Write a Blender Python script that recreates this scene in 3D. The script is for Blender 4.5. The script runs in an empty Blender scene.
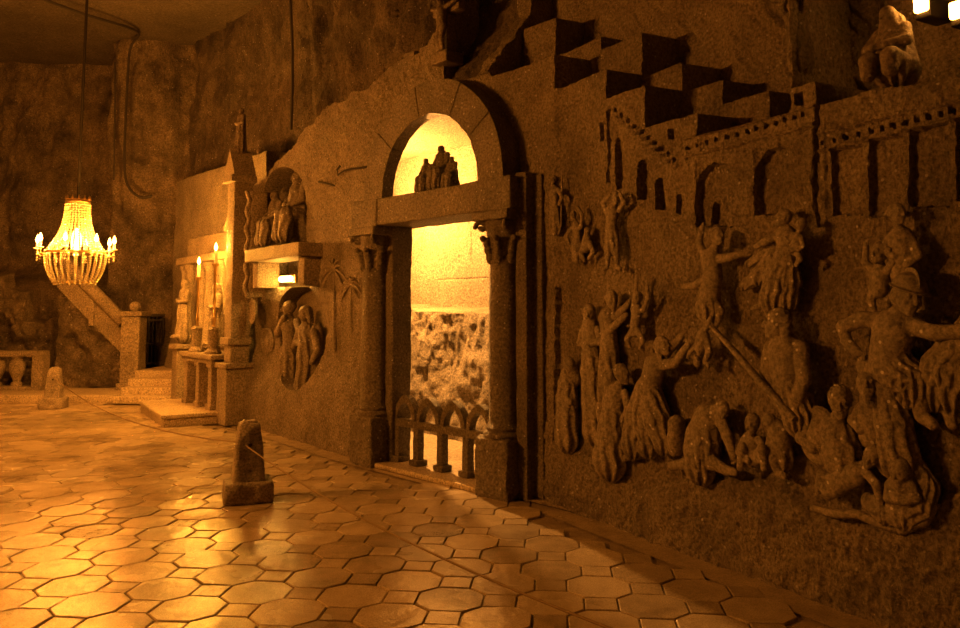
import bpy, bmesh, math, random
import numpy as np
from mathutils import Vector, Matrix

random.seed(7)
SC = bpy.context.scene
COL = SC.collection
R = math.radians

# ------------------------------------------------------------------ camera, world, exposure
FPX, PITCH, HORIZON, EYE = 800.0, R(5.0), 310.0, 1.6
PPY = HORIZON - FPX * math.tan(PITCH)
cam_data = bpy.data.cameras.new('camera')
cam_data.sensor_width = 36.0
cam_data.lens = 36.0 * FPX / 960.0
cam_data.shift_y = -(314.0 - PPY) / 960.0
cam_data.clip_start = 0.05
cam = bpy.data.objects.new('camera', cam_data)
COL.objects.link(cam)
cam.location = (0, 0, EYE)
cam.rotation_euler = (math.pi / 2 + PITCH, 0, 0)
SC.camera = cam

world = bpy.data.worlds.new('world')
SC.world = world
world.use_nodes = True
world.node_tree.nodes['Background'].inputs[0].default_value = (1.0, 0.45, 0.12, 1)
world.node_tree.nodes['Background'].inputs[1].default_value = 0.0015

SC.view_settings.view_transform = 'Standard'
SC.view_settings.look = 'None'
SC.view_settings.gamma = 1.0
SC.view_settings.use_curve_mapping = False
SC.view_settings.exposure = 0.0
try:
    SC.cycles.use_denoising = True
    SC.cycles.max_bounces = 5
    SC.cycles.diffuse_bounces = 3
    SC.cycles.glossy_bounces = 3
    SC.cycles.sample_clamp_indirect = 4.0
    SC.cycles.caustics_reflective = False
    SC.cycles.caustics_refractive = False
except Exception:
    pass

WARM = (1.0, 0.31, 0.032)          # the mine's tungsten lamps
CH_VISIBLE = (-6.0, 11.9)          # plan position of the chandelier in view
CH_POWER = 215.0                    # W per bulb, 8 bulbs
CH_OFF = (-6.7, 5.1)               # its twin, hung outside the frame on the left
CH_OFF_POWER = 430.0


def lamp(name, loc, power, radius=0.04, color=WARM, parent=None):
    d = bpy.data.lights.new(name, 'POINT')
    d.energy = power
    d.color = color
    d.shadow_soft_size = radius
    o = bpy.data.objects.new(name, d)
    COL.objects.link(o)
    o.location = loc
    if parent:
        o.parent = parent
    return o


# ------------------------------------------------------------------ pixel <-> place helpers
_cp, _sp = math.cos(PITCH), math.sin(PITCH)


def ray(x, y):
    cx, cy = (x - 480.0) / FPX, (PPY - y) / FPX
    return np.array([cx, _cp - _sp * cy, _sp + _cp * cy])


def project(X, Y, Z):
    Z = Z - EYE
    f = Y * _cp + Z * _sp
    v = -Y * _sp + Z * _cp
    return 480 + FPX * X / f, PPY - FPX * v / f, f


def floor_at(x, y, z=0.0):
    d = ray(x, y)
    t = (z - EYE) / d[2]
    return d[0] * t, d[1] * t


def at_depth(x, y, Y):
    d = ray(x, y)
    t = Y / d[1]
    return d[0] * t, Y, EYE + d[2] * t


class Frame:
    """A vertical wall plane: origin in plan, unit vector along the wall (towards the right), normal into the room."""

    def __init__(self, o, eu):
        self.o = np.array(o, float)
        e = np.array(eu, float)
        self.e = e / np.linalg.norm(e)
        self.n = np.array([self.e[1], -self.e[0]])
        if self.n @ (-self.o) < 0:
            self.n = -self.n
        self.rot = math.atan2(self.e[1], self.e[0])

    def uz(self, x, y, w=0.0):
        d = ray(x, y)
        t = (w + self.n @ self.o) / (self.n @ d[:2])
        p = d * t
        return (p[:2] - self.o) @ self.e, EYE + p[2], (p[1] * _cp + p[2] * _sp) / FPX

    def world(self, u, w, z):
        p = self.o + self.e * u + self.n * w
        return (p[0], p[1], z)


D0 = np.array([0.50, 6.98])                       # right end of the portal
FP = Frame(D0, (0.676, -0.737))                   # portal stretch
C0 = D0 - FP.e * 2.5                              # left end of the portal
FR = Frame(D0, (1.6, -2.82))                      # long relief wall on the right
FL = Frame(C0, (2.29, -3.03))                     # stretch left of the portal


# ------------------------------------------------------------------ noise
def _hash(i, j, k):
    h = (i * 374761393 + j * 668265263 + k * 2147483647 + 974634777).astype(np.int64)
    h = (h ^ (h >> 13)) * 1274126177
    h = h ^ (h >> 16)
    return (h & 0xFFFF) / 65535.0


def noise3(x, y, z):
    x, y, z = np.broadcast_arrays(np.asarray(x, float), np.asarray(y, float), np.asarray(z, float))
    i, j, k = np.floor(x).astype(np.int64), np.floor(y).astype(np.int64), np.floor(z).astype(np.int64)
    fx, fy, fz = x - i, y - j, z - k
    fx, fy, fz = fx * fx * (3 - 2 * fx), fy * fy * (3 - 2 * fy), fz * fz * (3 - 2 * fz)
    r = 0
    for a in (0, 1):
        for b in (0, 1):
            for c in (0, 1):
                r = r + _hash(i + a, j + b, k + c) * (fx if a else 1 - fx) * (fy if b else 1 - fy) * (fz if c else 1 - fz)
    return r * 2 - 1


def fbm(x, y, z, o=4):
    r, a, f = 0, 1.0, 1.0
    for q in range(o):
        r = r + a * noise3(x * f + 17.3 * q, y * f - 9.1 * q, z * f + 3.7 * q)
        a *= 0.5
        f *= 2.03
    return r


def sstep(a, b, x):
    t = np.clip((x - a) / (b - a), 0, 1)
    return t * t * (3 - 2 * t)


# ------------------------------------------------------------------ materials
def nodes_of(m):
    m.use_nodes = True
    nt = m.node_tree
    return nt, nt.nodes['Principled BSDF']


def rock(name, c1, c2, rough=0.62, bump=0.5, scale=1.0, speck=0.5, streak=False, spec=0.6, grain=0.85):
    m = bpy.data.materials.new(name)
    nt, p = nodes_of(m)
    N, L = nt.nodes, nt.links
    tc = N.new('ShaderNodeTexCoord')
    co = tc.outputs['Object']
    n1 = N.new('ShaderNodeTexNoise'); n1.inputs['Scale'].default_value = 2.2 * scale
    n1.inputs['Detail'].default_value = 7; n1.inputs['Roughness'].default_value = 0.65
    L.new(co, n1.inputs['Vector'])
    rp = N.new('ShaderNodeValToRGB')
    rp.color_ramp.elements[0].position = 0.32; rp.color_ramp.elements[0].color = (*c1, 1)
    rp.color_ramp.elements[1].position = 0.68; rp.color_ramp.elements[1].color = (*c2, 1)
    L.new(n1.outputs['Fac'], rp.inputs['Fac'])
    # fine grain of the rock salt
    n2 = N.new('ShaderNodeTexNoise'); n2.inputs['Scale'].default_value = 44 * scale
    n2.inputs['Detail'].default_value = 5; n2.inputs['Roughness'].default_value = 0.75
    L.new(co, n2.inputs['Vector'])
    g = N.new('ShaderNodeValToRGB')
    g.color_ramp.elements[0].position = 0.36; g.color_ramp.elements[0].color = (0.22, 0.22, 0.22, 1)
    g.color_ramp.elements[1].position = 0.64; g.color_ramp.elements[1].color = (1.75, 1.75, 1.75, 1)
    L.new(n2.outputs['Fac'], g.inputs['Fac'])
    mx = N.new('ShaderNodeMix'); mx.data_type = 'RGBA'; mx.blend_type = 'MULTIPLY'
    mx.inputs['Factor'].default_value = grain
    L.new(rp.outputs['Color'], mx.inputs['A']); L.new(g.outputs['Color'], mx.inputs['B'])
    # salt crystals, their glints painted into the colour as pale specks
    v = N.new('ShaderNodeTexVoronoi'); v.inputs['Scale'].default_value = 34 * scale
    L.new(co, v.inputs['Vector'])
    cr = N.new('ShaderNodeMath'); cr.operation = 'LESS_THAN'; cr.inputs[1].default_value = 0.30
    L.new(v.outputs['Distance'], cr.inputs[0])
    sel = N.new('ShaderNodeSeparateColor'); L.new(v.outputs['Color'], sel.inputs['Color'])
    gt = N.new('ShaderNodeMath'); gt.operation = 'GREATER_THAN'; gt.inputs[1].default_value = 0.94
    L.new(sel.outputs[0], gt.inputs[0])
    ml = N.new('ShaderNodeMath'); ml.operation = 'MULTIPLY'
    L.new(cr.outputs[0], ml.inputs[0]); L.new(gt.outputs[0], ml.inputs[1])
    ms = N.new('ShaderNodeMath'); ms.operation = 'MULTIPLY'; ms.inputs[1].default_value = speck
    L.new(ml.outputs[0], ms.inputs[0])
    mx2 = N.new('ShaderNodeMix'); mx2.data_type = 'RGBA'
    mx2.inputs['B'].default_value = (0.95, 0.92, 0.85, 1)
    L.new(ms.outputs[0], mx2.inputs['Factor']); L.new(mx.outputs['Result'], mx2.inputs['A'])
    L.new(mx2.outputs['Result'], p.inputs['Base Color'])
    p.inputs['Roughness'].default_value = rough
    p.inputs['Specular IOR Level'].default_value = spec
    # bump: medium lumps + fine grain
    n3 = N.new('ShaderNodeTexNoise'); n3.inputs['Scale'].default_value = 26 * scale
    n3.inputs['Detail'].default_value = 6; n3.inputs['Roughness'].default_value = 0.7
    if streak:
        mp = N.new('ShaderNodeMapping'); mp.inputs['Scale'].default_value = (1.7, 1.7, 0.55)
        mp.inputs['Rotation'].default_value = (0.0, R(35), 0.0)
        L.new(co, mp.inputs['Vector']); L.new(mp.outputs['Vector'], n3.inputs['Vector'])
    else:
        L.new(co, n3.inputs['Vector'])
    b1 = N.new('ShaderNodeBump'); b1.inputs['Strength'].default_value = bump; b1.inputs['Distance'].default_value = 0.12 / scale
    L.new(n3.outputs['Fac'], b1.inputs['Height'])
    b2 = N.new('ShaderNodeBump'); b2.inputs['Strength'].default_value = bump * 0.7; b2.inputs['Distance'].default_value = 0.024
    L.new(n2.outputs['Fac'], b2.inputs['Height']); L.new(b1.outputs['Normal'], b2.inputs['Normal'])
    L.new(b2.outputs['Normal'], p.inputs['Normal'])
    return m


def plain(name, col, rough=0.5, metal=0.0, emit=None, power=0.0):
    m = bpy.data.materials.new(name)
    nt, p = nodes_of(m)
    n = nt.nodes.new('ShaderNodeTexNoise'); n.inputs['Scale'].default_value = 30
    rp = nt.nodes.new('ShaderNodeValToRGB')
    rp.color_ramp.elements[0].color = (*[c * 0.7 for c in col], 1)
    rp.color_ramp.elements[1].color = (*[min(1, c * 1.2) for c in col], 1)
    nt.links.new(n.outputs['Fac'], rp.inputs['Fac'])
    nt.links.new(rp.outputs['Color'], p.inputs['Base Color'])
    p.inputs['Roughness'].default_value = rough
    p.inputs['Metallic'].default_value = metal
    if emit:
        p.inputs['Emission Color'].default_value = (*emit, 1)
        p.inputs['Emission Strength'].default_value = power
        try:
            m.cycles.emission_sampling = 'NONE'
        except Exception:
            pass
    return m


def floor_material():
    m = bpy.data.materials.new('polished_salt_tiles')
    nt, p = nodes_of(m)
    N, L = nt.nodes, nt.links
    tc = N.new('ShaderNodeTexCoord'); co = tc.outputs['Object']
    at = N.new('ShaderNodeAttribute'); at.attribute_name = 'tile_tone'
    n1 = N.new('ShaderNodeTexNoise'); n1.inputs['Scale'].default_value = 3.0; n1.inputs['Detail'].default_value = 8
    n1.inputs['Roughness'].default_value = 0.7
    L.new(co, n1.inputs['Vector'])
    ad = N.new('ShaderNodeMath'); ad.operation = 'MULTIPLY_ADD'; ad.inputs[1].default_value = 0.35
    L.new(at.outputs['Fac'], ad.inputs[0]); L.new(n1.outputs['Fac'], ad.inputs[2])
    rp = N.new('ShaderNodeValToRGB')
    rp.color_ramp.elements[0].position = 0.35; rp.color_ramp.elements[0].color = (0.20, 0.155, 0.10, 1)
    rp.color_ramp.elements[1].position = 0.95; rp.color_ramp.elements[1].color = (0.60, 0.50, 0.36, 1)
    L.new(ad.outputs[0], rp.inputs['Fac'])
    n2 = N.new('ShaderNodeTexNoise'); n2.inputs['Scale'].default_value = 120; n2.inputs['Detail'].default_value = 4
    L.new(co, n2.inputs['Vector'])
    g = N.new('ShaderNodeValToRGB')
    g.color_ramp.elements[0].position = 0.3; g.color_ramp.elements[0].color = (0.5, 0.5, 0.5, 1)
    g.color_ramp.elements[1].position = 0.65; g.color_ramp.elements[1].color = (1.2, 1.2, 1.2, 1)
    L.new(n2.outputs['Fac'], g.inputs['Fac'])
    mx = N.new('ShaderNodeMix'); mx.data_type = 'RGBA'; mx.blend_type = 'MULTIPLY'; mx.inputs['Factor'].default_value = 0.75
    L.new(rp.outputs['Color'], mx.inputs['A']); L.new(g.outputs['Color'], mx.inputs['B'])
    L.new(mx.outputs['Result'], p.inputs['Base Color'])
    n4 = N.new('ShaderNodeTexNoise'); n4.inputs['Scale'].default_value = 1.3; n4.inputs['Detail'].default_value = 5
    L.new(co, n4.inputs['Vector'])
    mr = N.new('ShaderNodeMapRange'); mr.inputs[1].default_value = 0.35; mr.inputs[2].default_value = 0.65
    mr.inputs[3].default_value = 0.13; mr.inputs[4].default_value = 0.32
    L.new(n4.outputs['Fac'], mr.inputs[0]); L.new(mr.outputs[0], p.inputs['Roughness'])
    p.inputs['Specular IOR Level'].default_value = 0.5
    n5 = N.new('ShaderNodeTexNoise'); n5.inputs['Scale'].default_value = 7; n5.inputs['Detail'].default_value = 3
    L.new(co, n5.inputs['Vector'])
    b1 = N.new('ShaderNodeBump'); b1.inputs['Strength'].default_value = 0.45; b1.inputs['Distance'].default_value = 0.02
    L.new(n5.outputs['Fac'], b1.inputs['Height'])
    b2 = N.new('ShaderNodeBump'); b2.inputs['Strength'].default_value = 0.35; b2.inputs['Distance'].default_value = 0.003
    L.new(n2.outputs['Fac'], b2.inputs['Height']); L.new(b1.outputs['Normal'], b2.inputs['Normal'])
    L.new(b2.outputs['Normal'], p.inputs['Normal'])
    return m


M = {
    'wall': rock('carved_rock_salt', (0.20, 0.17, 0.125), (0.40, 0.335, 0.25), 0.5, 0.9, 1.0, 0.55, True),
    'rough': rock('rough_rock_salt', (0.05, 0.038, 0.026), (0.33, 0.26, 0.18), 0.7, 0.9, 0.8, 0.4, True),
    'ceil': rock('ceiling_rock', (0.05, 0.042, 0.03), (0.10, 0.082, 0.06), 0.75, 0.3, 0.6, 0.1),
    'relief': rock('relief_salt', (0.13, 0.11, 0.082), (0.27, 0.225, 0.168), 0.45, 0.36, 1.0, 0.5),
    'portal': rock('dressed_salt_stone', (0.12, 0.10, 0.074), (0.25, 0.21, 0.155), 0.5, 0.75, 1.0, 0.45),
    'passage': rock('passage_salt', (0.30, 0.25, 0.17), (0.42, 0.36, 0.26), 0.6, 1.0, 1.0, 0.5),
    'altar': rock('altar_salt', (0.20, 0.16, 0.11), (0.38, 0.31, 0.22), 0.5, 0.6, 1.0, 0.3),
    'step': rock('step_stone', (0.36, 0.29, 0.2), (0.5, 0.42, 0.3), 0.5, 0.3, 1.0, 0.2),
    'shaded': rock('shaded_rock_salt', (0.035, 0.028, 0.02), (0.20, 0.155, 0.11), 0.75, 0.9, 0.8, 0.35, True),  # darker copy of the rough rock, shade put into its colour
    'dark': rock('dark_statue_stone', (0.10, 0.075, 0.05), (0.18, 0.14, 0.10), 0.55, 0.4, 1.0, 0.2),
    'bollard': rock('bollard_salt', (0.17, 0.14, 0.10), (0.42, 0.35, 0.26), 0.5, 0.6, 1.3, 0.3),
    'floor': floor_material(),
    'iron': plain('wrought_iron', (0.04, 0.035, 0.03), 0.55, 0.7),
    'cable': plain('cable_sheath', (0.03, 0.025, 0.02), 0.6),
    'rope': plain('rope_fibre', (0.26, 0.19, 0.11), 0.85),
    'brass': plain('brass', (0.7, 0.5, 0.22), 0.3, 1.0),
    'candle': plain('candle_sleeve', (0.8, 0.74, 0.6), 0.5),
    'bulb': plain('lit_bulb', (1, 0.9, 0.6), 0.4, 0, (1.0, 0.40, 0.06), 40.0),
}


def crystal():
    m = bpy.data.materials.new('salt_crystal_beads')
    m.use_nodes = True
    nt = m.node_tree
    N, L = nt.nodes, nt.links
    N.clear()
    out = N.new('ShaderNodeOutputMaterial')
    d = N.new('ShaderNodeBsdfDiffuse'); d.inputs['Color'].default_value = (0.85, 0.78, 0.6, 1)
    t = N.new('ShaderNodeBsdfTranslucent'); t.inputs['Color'].default_value = (0.95, 0.85, 0.62, 1)
    g = N.new('ShaderNodeBsdfGlossy'); g.inputs['Color'].default_value = (0.9, 0.85, 0.7, 1); g.inputs['Roughness'].default_value = 0.15
    a = N.new('ShaderNodeMixShader'); a.inputs[0].default_value = 0.6
    b = N.new('ShaderNodeMixShader'); b.inputs[0].default_value = 0.25
    L.new(d.outputs[0], a.inputs[1]); L.new(t.outputs[0], a.inputs[2])
    L.new(a.outputs[0], b.inputs[1]); L.new(g.outputs[0], b.inputs[2]); L.new(b.outputs[0], out.inputs[0])
    return m


M['crystal'] = crystal()


# ------------------------------------------------------------------ object helpers
def mesh_obj(name, verts, faces, mat, parent=None, loc=(0, 0, 0), rotz=0.0, smooth=True, sharp=None):
    me = bpy.data.meshes.new(name)
    verts = np.asarray(verts, float)
    if isinstance(faces, np.ndarray):
        n, k = faces.shape
        me.vertices.add(len(verts)); me.vertices.foreach_set('co', verts.astype(np.float32).ravel())
        me.loops.add(n * k); me.loops.foreach_set('vertex_index', faces.astype(np.int32).ravel())
        me.polygons.add(n)
        me.polygons.foreach_set('loop_start', np.arange(0, n * k, k, dtype=np.int32))
        me.update(calc_edges=True); me.validate()
    else:
        me.from_pydata(verts.tolist(), [], faces)
        me.update()
    if smooth:
        me.polygons.foreach_set('use_smooth', [True] * len(me.polygons))
        if sharp:
            try:
                me.set_sharp_from_angle(angle=R(sharp))
            except Exception:
                pass
    me.materials.append(mat)
    o = bpy.data.objects.new(name, me)
    COL.objects.link(o)
    o.location = loc
    o.rotation_euler = (0, 0, rotz)
    if parent:
        o.parent = parent
    return o


def tag(o, label=None, cat=None, group=None, kind=None):
    if label: o['label'] = label
    if cat: o['category'] = cat
    if group: o['group'] = group
    if kind: o['kind'] = kind
    return o


def thing(name, label, cat, loc=(0, 0, 0), rotz=0.0, group=None):
    o = bpy.data.objects.new(name, None)
    o.empty_display_size = 0.1
    COL.objects.link(o)
    o.location = loc
    o.rotation_euler = (0, 0, rotz)
    return tag(o, label, cat, group)


def dup(root, loc, rotz=0.0, label=None):
    r = root.copy(); COL.objects.link(r); r.location = loc; r.rotation_euler = (0, 0, rotz)
    if label: r['label'] = label
    for ch in list(root.children):
        c = ch.copy(); COL.objects.link(c); c.parent = r
        for g in ch.children:
            d = g.copy(); COL.objects.link(d); d.parent = c
    return r


class MB:
    """Collects shapes for ONE mesh."""

    def __init__(self):
        self.v, self.f = [], []

    def add(self, verts, faces):
        b = len(self.v)
        self.v += [tuple(map(float, p)) for p in verts]
        self.f += [tuple(int(i) + b for i in f) for f in faces]
        return self

    def rbox(self, c, s, r=0.01, seg=0.08, amp=0.0, rot=0.0, taper=(1, 1), freq=9.0, tilt=0.0):
        """Rounded box: centre c, full size s, edge radius r, dressed with noise of amplitude amp."""
        h = np.array(s) / 2.0
        r = min(r, h.min() * 0.95)
        ax = []
        for k in range(3):
            n = max(1, min(40, int((2 * h[k] - 2 * r) / seg)))
            ax.append(np.concatenate([[-h[k], -h[k] + 0.4 * r], np.linspace(-h[k] + r, h[k] - r, n + 1), [h[k] - 0.4 * r, h[k]]]))
        idx, V, Fc = {}, [], []

        def vid(i, j, k):
            key = (i, j, k)
            if key not in idx:
                idx[key] = len(V); V.append((ax[0][i], ax[1][j], ax[2][k]))
            return idx[key]
        nx, ny, nz = (len(a) - 1 for a in ax)
        for i in range(nx):
            for j in range(ny):
                Fc.append((vid(i, j, 0), vid(i, j + 1, 0), vid(i + 1, j + 1, 0), vid(i + 1, j, 0)))
                Fc.append((vid(i, j, nz), vid(i + 1, j, nz), vid(i + 1, j + 1, nz), vid(i, j + 1, nz)))
        for i in range(nx):
            for k in range(nz):
                Fc.append((vid(i, 0, k), vid(i + 1, 0, k), vid(i + 1, 0, k + 1), vid(i, 0, k + 1)))
                Fc.append((vid(i, ny, k), vid(i, ny, k + 1), vid(i + 1, ny, k + 1), vid(i + 1, ny, k)))
        for j in range(ny):
            for k in range(nz):
                Fc.append((vid(0, j, k), vid(0, j, k + 1), vid(0, j + 1, k + 1), vid(0, j + 1, k)))
                Fc.append((vid(nx, j, k), vid(nx, j + 1, k), vid(nx, j + 1, k + 1), vid(nx, j, k + 1)))
        P = np.array(V)
        inner = np.clip(P, -(h - r), h - r)
        d = P - inner
        L = np.linalg.norm(d, axis=1, keepdims=True)
        nrm = d / np.maximum(L, 1e-9)
        P = inner + nrm * r
        t = (P[:, 2:3] + h[2]) / (2 * h[2])
        P[:, 0:1] *= 1 + (taper[0] - 1) * t
        P[:, 1:2] *= 1 + (taper[1] - 1) * t
        if amp:
            q = (P + np.array(c)) * freq
            P = P + nrm * (amp * fbm(q[:, 0], q[:, 1], q[:, 2], 3))[:, None]
        if tilt:
            ca, sa = math.cos(tilt), math.sin(tilt)
            P = np.stack([P[:, 0] * ca - P[:, 2] * sa, P[:, 1], P[:, 0] * sa + P[:, 2] * ca], 1)
        if rot:
            ca, sa = math.cos(rot), math.sin(rot)
            P = np.stack([P[:, 0] * ca - P[:, 1] * sa, P[:, 0] * sa + P[:, 1] * ca, P[:, 2]], 1)
        return self.add(P + np.array(c), Fc)

    def lathe(self, prof, c=(0, 0, 0), seg=24, amp=0.0, flute=None):
        V, Fc = [], []
        for (r, z) in prof:
            for s in range(seg):
                a = 2 * math.pi * s / seg
                rr = r
                if flute:
                    rr = r * (1 + flute[1] * math.cos(flute[0] * a))
                V.append((rr * math.cos(a), rr * math.sin(a), z))
        for k in range(len(prof) - 1):
            for s in range(seg):
                a, b = k * seg + s, k * seg + (s + 1) % seg
                Fc.append((a, b, b + seg, a + seg))
        Fc.append(tuple(range(seg))[::-1])
        Fc.append(tuple((len(prof) - 1) * seg + s for s in range(seg)))
        P = np.array(V) + np.array(c)
        if amp:
            n = fbm(P[:, 0] * 9, P[:, 1] * 9, P[:, 2] * 9, 3)
            rad = np.array(V); rad[:, 2] = 0
            rad /= np.maximum(np.linalg.norm(rad, axis=1, keepdims=True), 1e-6)
            P += rad * (amp * n)[:, None]
        return self.add(P, Fc)

    def tube(self, path, r, seg=8):
        path = [Vector(p) for p in path]
        rr = r if isinstance(r, (list, tuple)) else [r] * len(path)
        V, Fc = [], []
        up = None
        for i, p in enumerate(path):
            t = (path[min(i + 1, len(path) - 1)] - path[max(i - 1, 0)]).normalized()
            if up is None:
                up = Vector((0, 0, 1)) if abs(t.z) < 0.9 else Vector((1, 0, 0))
            s = t.cross(up).normalized(); up = s.cross(t).normalized()
            for k in range(seg):
                a = 2 * math.pi * k / seg
                V.append(p + (s * math.cos(a) + up * math.sin(a)) * rr[i])
        for i in range(len(path) - 1):
            for k in range(seg):
                a, b = i * seg + k, i * seg + (k + 1) % seg
                Fc.append((a, b, b + seg, a + seg))
        Fc.append(tuple(range(seg))[::-1]); Fc.append(tuple((len(path) - 1) * seg + k for k in range(seg)))
        return self.add(V, Fc)

    def ball(self, c, r, seg=10, sc=(1, 1, 1)):
        prof = [(max(1e-4, r * math.sin(math.pi * i / seg)), -r * math.cos(math.pi * i / seg)) for i in range(seg + 1)]
        m = MB().lathe(prof, seg=seg + 2)
        return self.add([(p[0] * sc[0] + c[0], p[1] * sc[1] + c[1], p[2] * sc[2] + c[2]) for p in m.v], m.f)

    def prism(self, poly, y0, y1):
        """Outline in x/z extruded along y."""
        n = len(poly)
        V = [(p[0], y0, p[1]) for p in poly] + [(p[0], y1, p[1]) for p in poly]
        F = [tuple(range(n)), tuple(range(2 * n - 1, n - 1, -1))]
        F += [(i, i + n, (i + 1) % n + n, (i + 1) % n) for i in range(n)]
        b = bmesh.new()
        bv = [b.verts.new(p) for p in V]
        for f in F:
            b.faces.new([bv[i] for i in f])
        bmesh.ops.recalc_face_normals(b, faces=b.faces)
        b.verts.index_update()
        FF = [tuple(v.index for v in f.verts) for f in b.faces]
        b.free()
        return self.add(V, FF)

    def build(self, name, mat, parent=None, loc=(0, 0, 0), rotz=0.0, sharp=40):
        return mesh_obj(name, self.v, self.f, mat, parent, loc, rotz, True, sharp)


# ------------------------------------------------------------------ carved bodies: signed distances -> one continuous skin
def surface_nets(Dg, org, h):
    nx, ny, nz = Dg.shape
    neg = Dg < 0
    cs = [(a, b, c) for a in (0, 1) for b in (0, 1) for c in (0, 1)]
    sl = lambda A, c: A[c[0]:nx - 1 + c[0], c[1]:ny - 1 + c[1], c[2]:nz - 1 + c[2]]
    cnt = sum(sl(neg, c).astype(np.int8) for c in cs)
    mask = (cnt > 0) & (cnt < 8)
    I = np.argwhere(mask)
    vals = {c: Dg[I[:, 0] + c[0], I[:, 1] + c[1], I[:, 2] + c[2]] for c in cs}
    acc = np.zeros((len(I), 3)); num = np.zeros(len(I))
    for c in cs:
        for ax in range(3):
            if c[ax] == 0:
                d = list(c); d[ax] = 1; d = tuple(d)
                a, b = vals[c], vals[d]
                x = (a < 0) != (b < 0)
                t = np.where(x, a / np.where(x, a - b, 1), 0)
                p = np.tile(np.array(c, float), (len(I), 1)); p[:, ax] = t
                acc += np.where(x[:, None], p, 0); num += x
    V = (I + acc / num[:, None]) * h + org
    idx = -np.ones(mask.shape, np.int64); idx[mask] = np.arange(len(I))
    Fs = []
    for ax in range(3):
        o1, o2 = (ax + 1) % 3, (ax + 2) % 3
        lo = [slice(1, s - 1) for s in Dg.shape]; lo[ax] = slice(0, Dg.shape[ax] - 1)
        hi = list(lo); hi[ax] = slice(1, Dg.shape[ax])
        A, B = neg[tuple(lo)], neg[tuple(hi)]
        for fwd in (True, False):
            J = np.argwhere(A & ~B if fwd else ~A & B)
            if not len(J): continue
            J = J + 1; J[:, ax] -= 1
            q = []
            for (d1, d2) in ((-1, -1), (0, -1), (0, 0), (-1, 0)):
                K = J.copy(); K[:, o1] += d1; K[:, o2] += d2
                q.append(idx[K[:, 0], K[:, 1], K[:, 2]])
            q = np.stack(q if fwd else q[::-1], 1)
            Fs.append(q[(q >= 0).all(1)])
    return V, np.concatenate(Fs)


def cone_d(p, a, b, ra, rb, fold=None):
    ab = b - a
    L2 = max(ab @ ab, 1e-9)
    pa = p - a
    t = np.clip((pa @ ab) / L2, 0, 1)
    q = pa - t[..., None] * ab
    rr = ra + t * (rb - ra)
    d = np.sqrt((q * q).sum(-1)) - rr
    if fold:
        n, amp = fold
        ang = np.arctan2(-q[..., 1], q[..., 0])
        s = np.sin(n * ang + 2.2 * np.sin(2.6 * t + a[0] * 9) + 0.8 * np.sin(7 * t))
        d = d - amp * rr * (0.3 + 0.7 * t) * (np.abs(s) ** 0.7 * np.sign(s))
    return d


def ell_d(p, c, r):
    q = (p - c) / r
    k0 = np.sqrt((q * q).sum(-1)); k1 = np.sqrt(((q / r) ** 2).sum(-1))
    return k0 * (k0 - 1) / np.maximum(k1, 1e-6)


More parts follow.
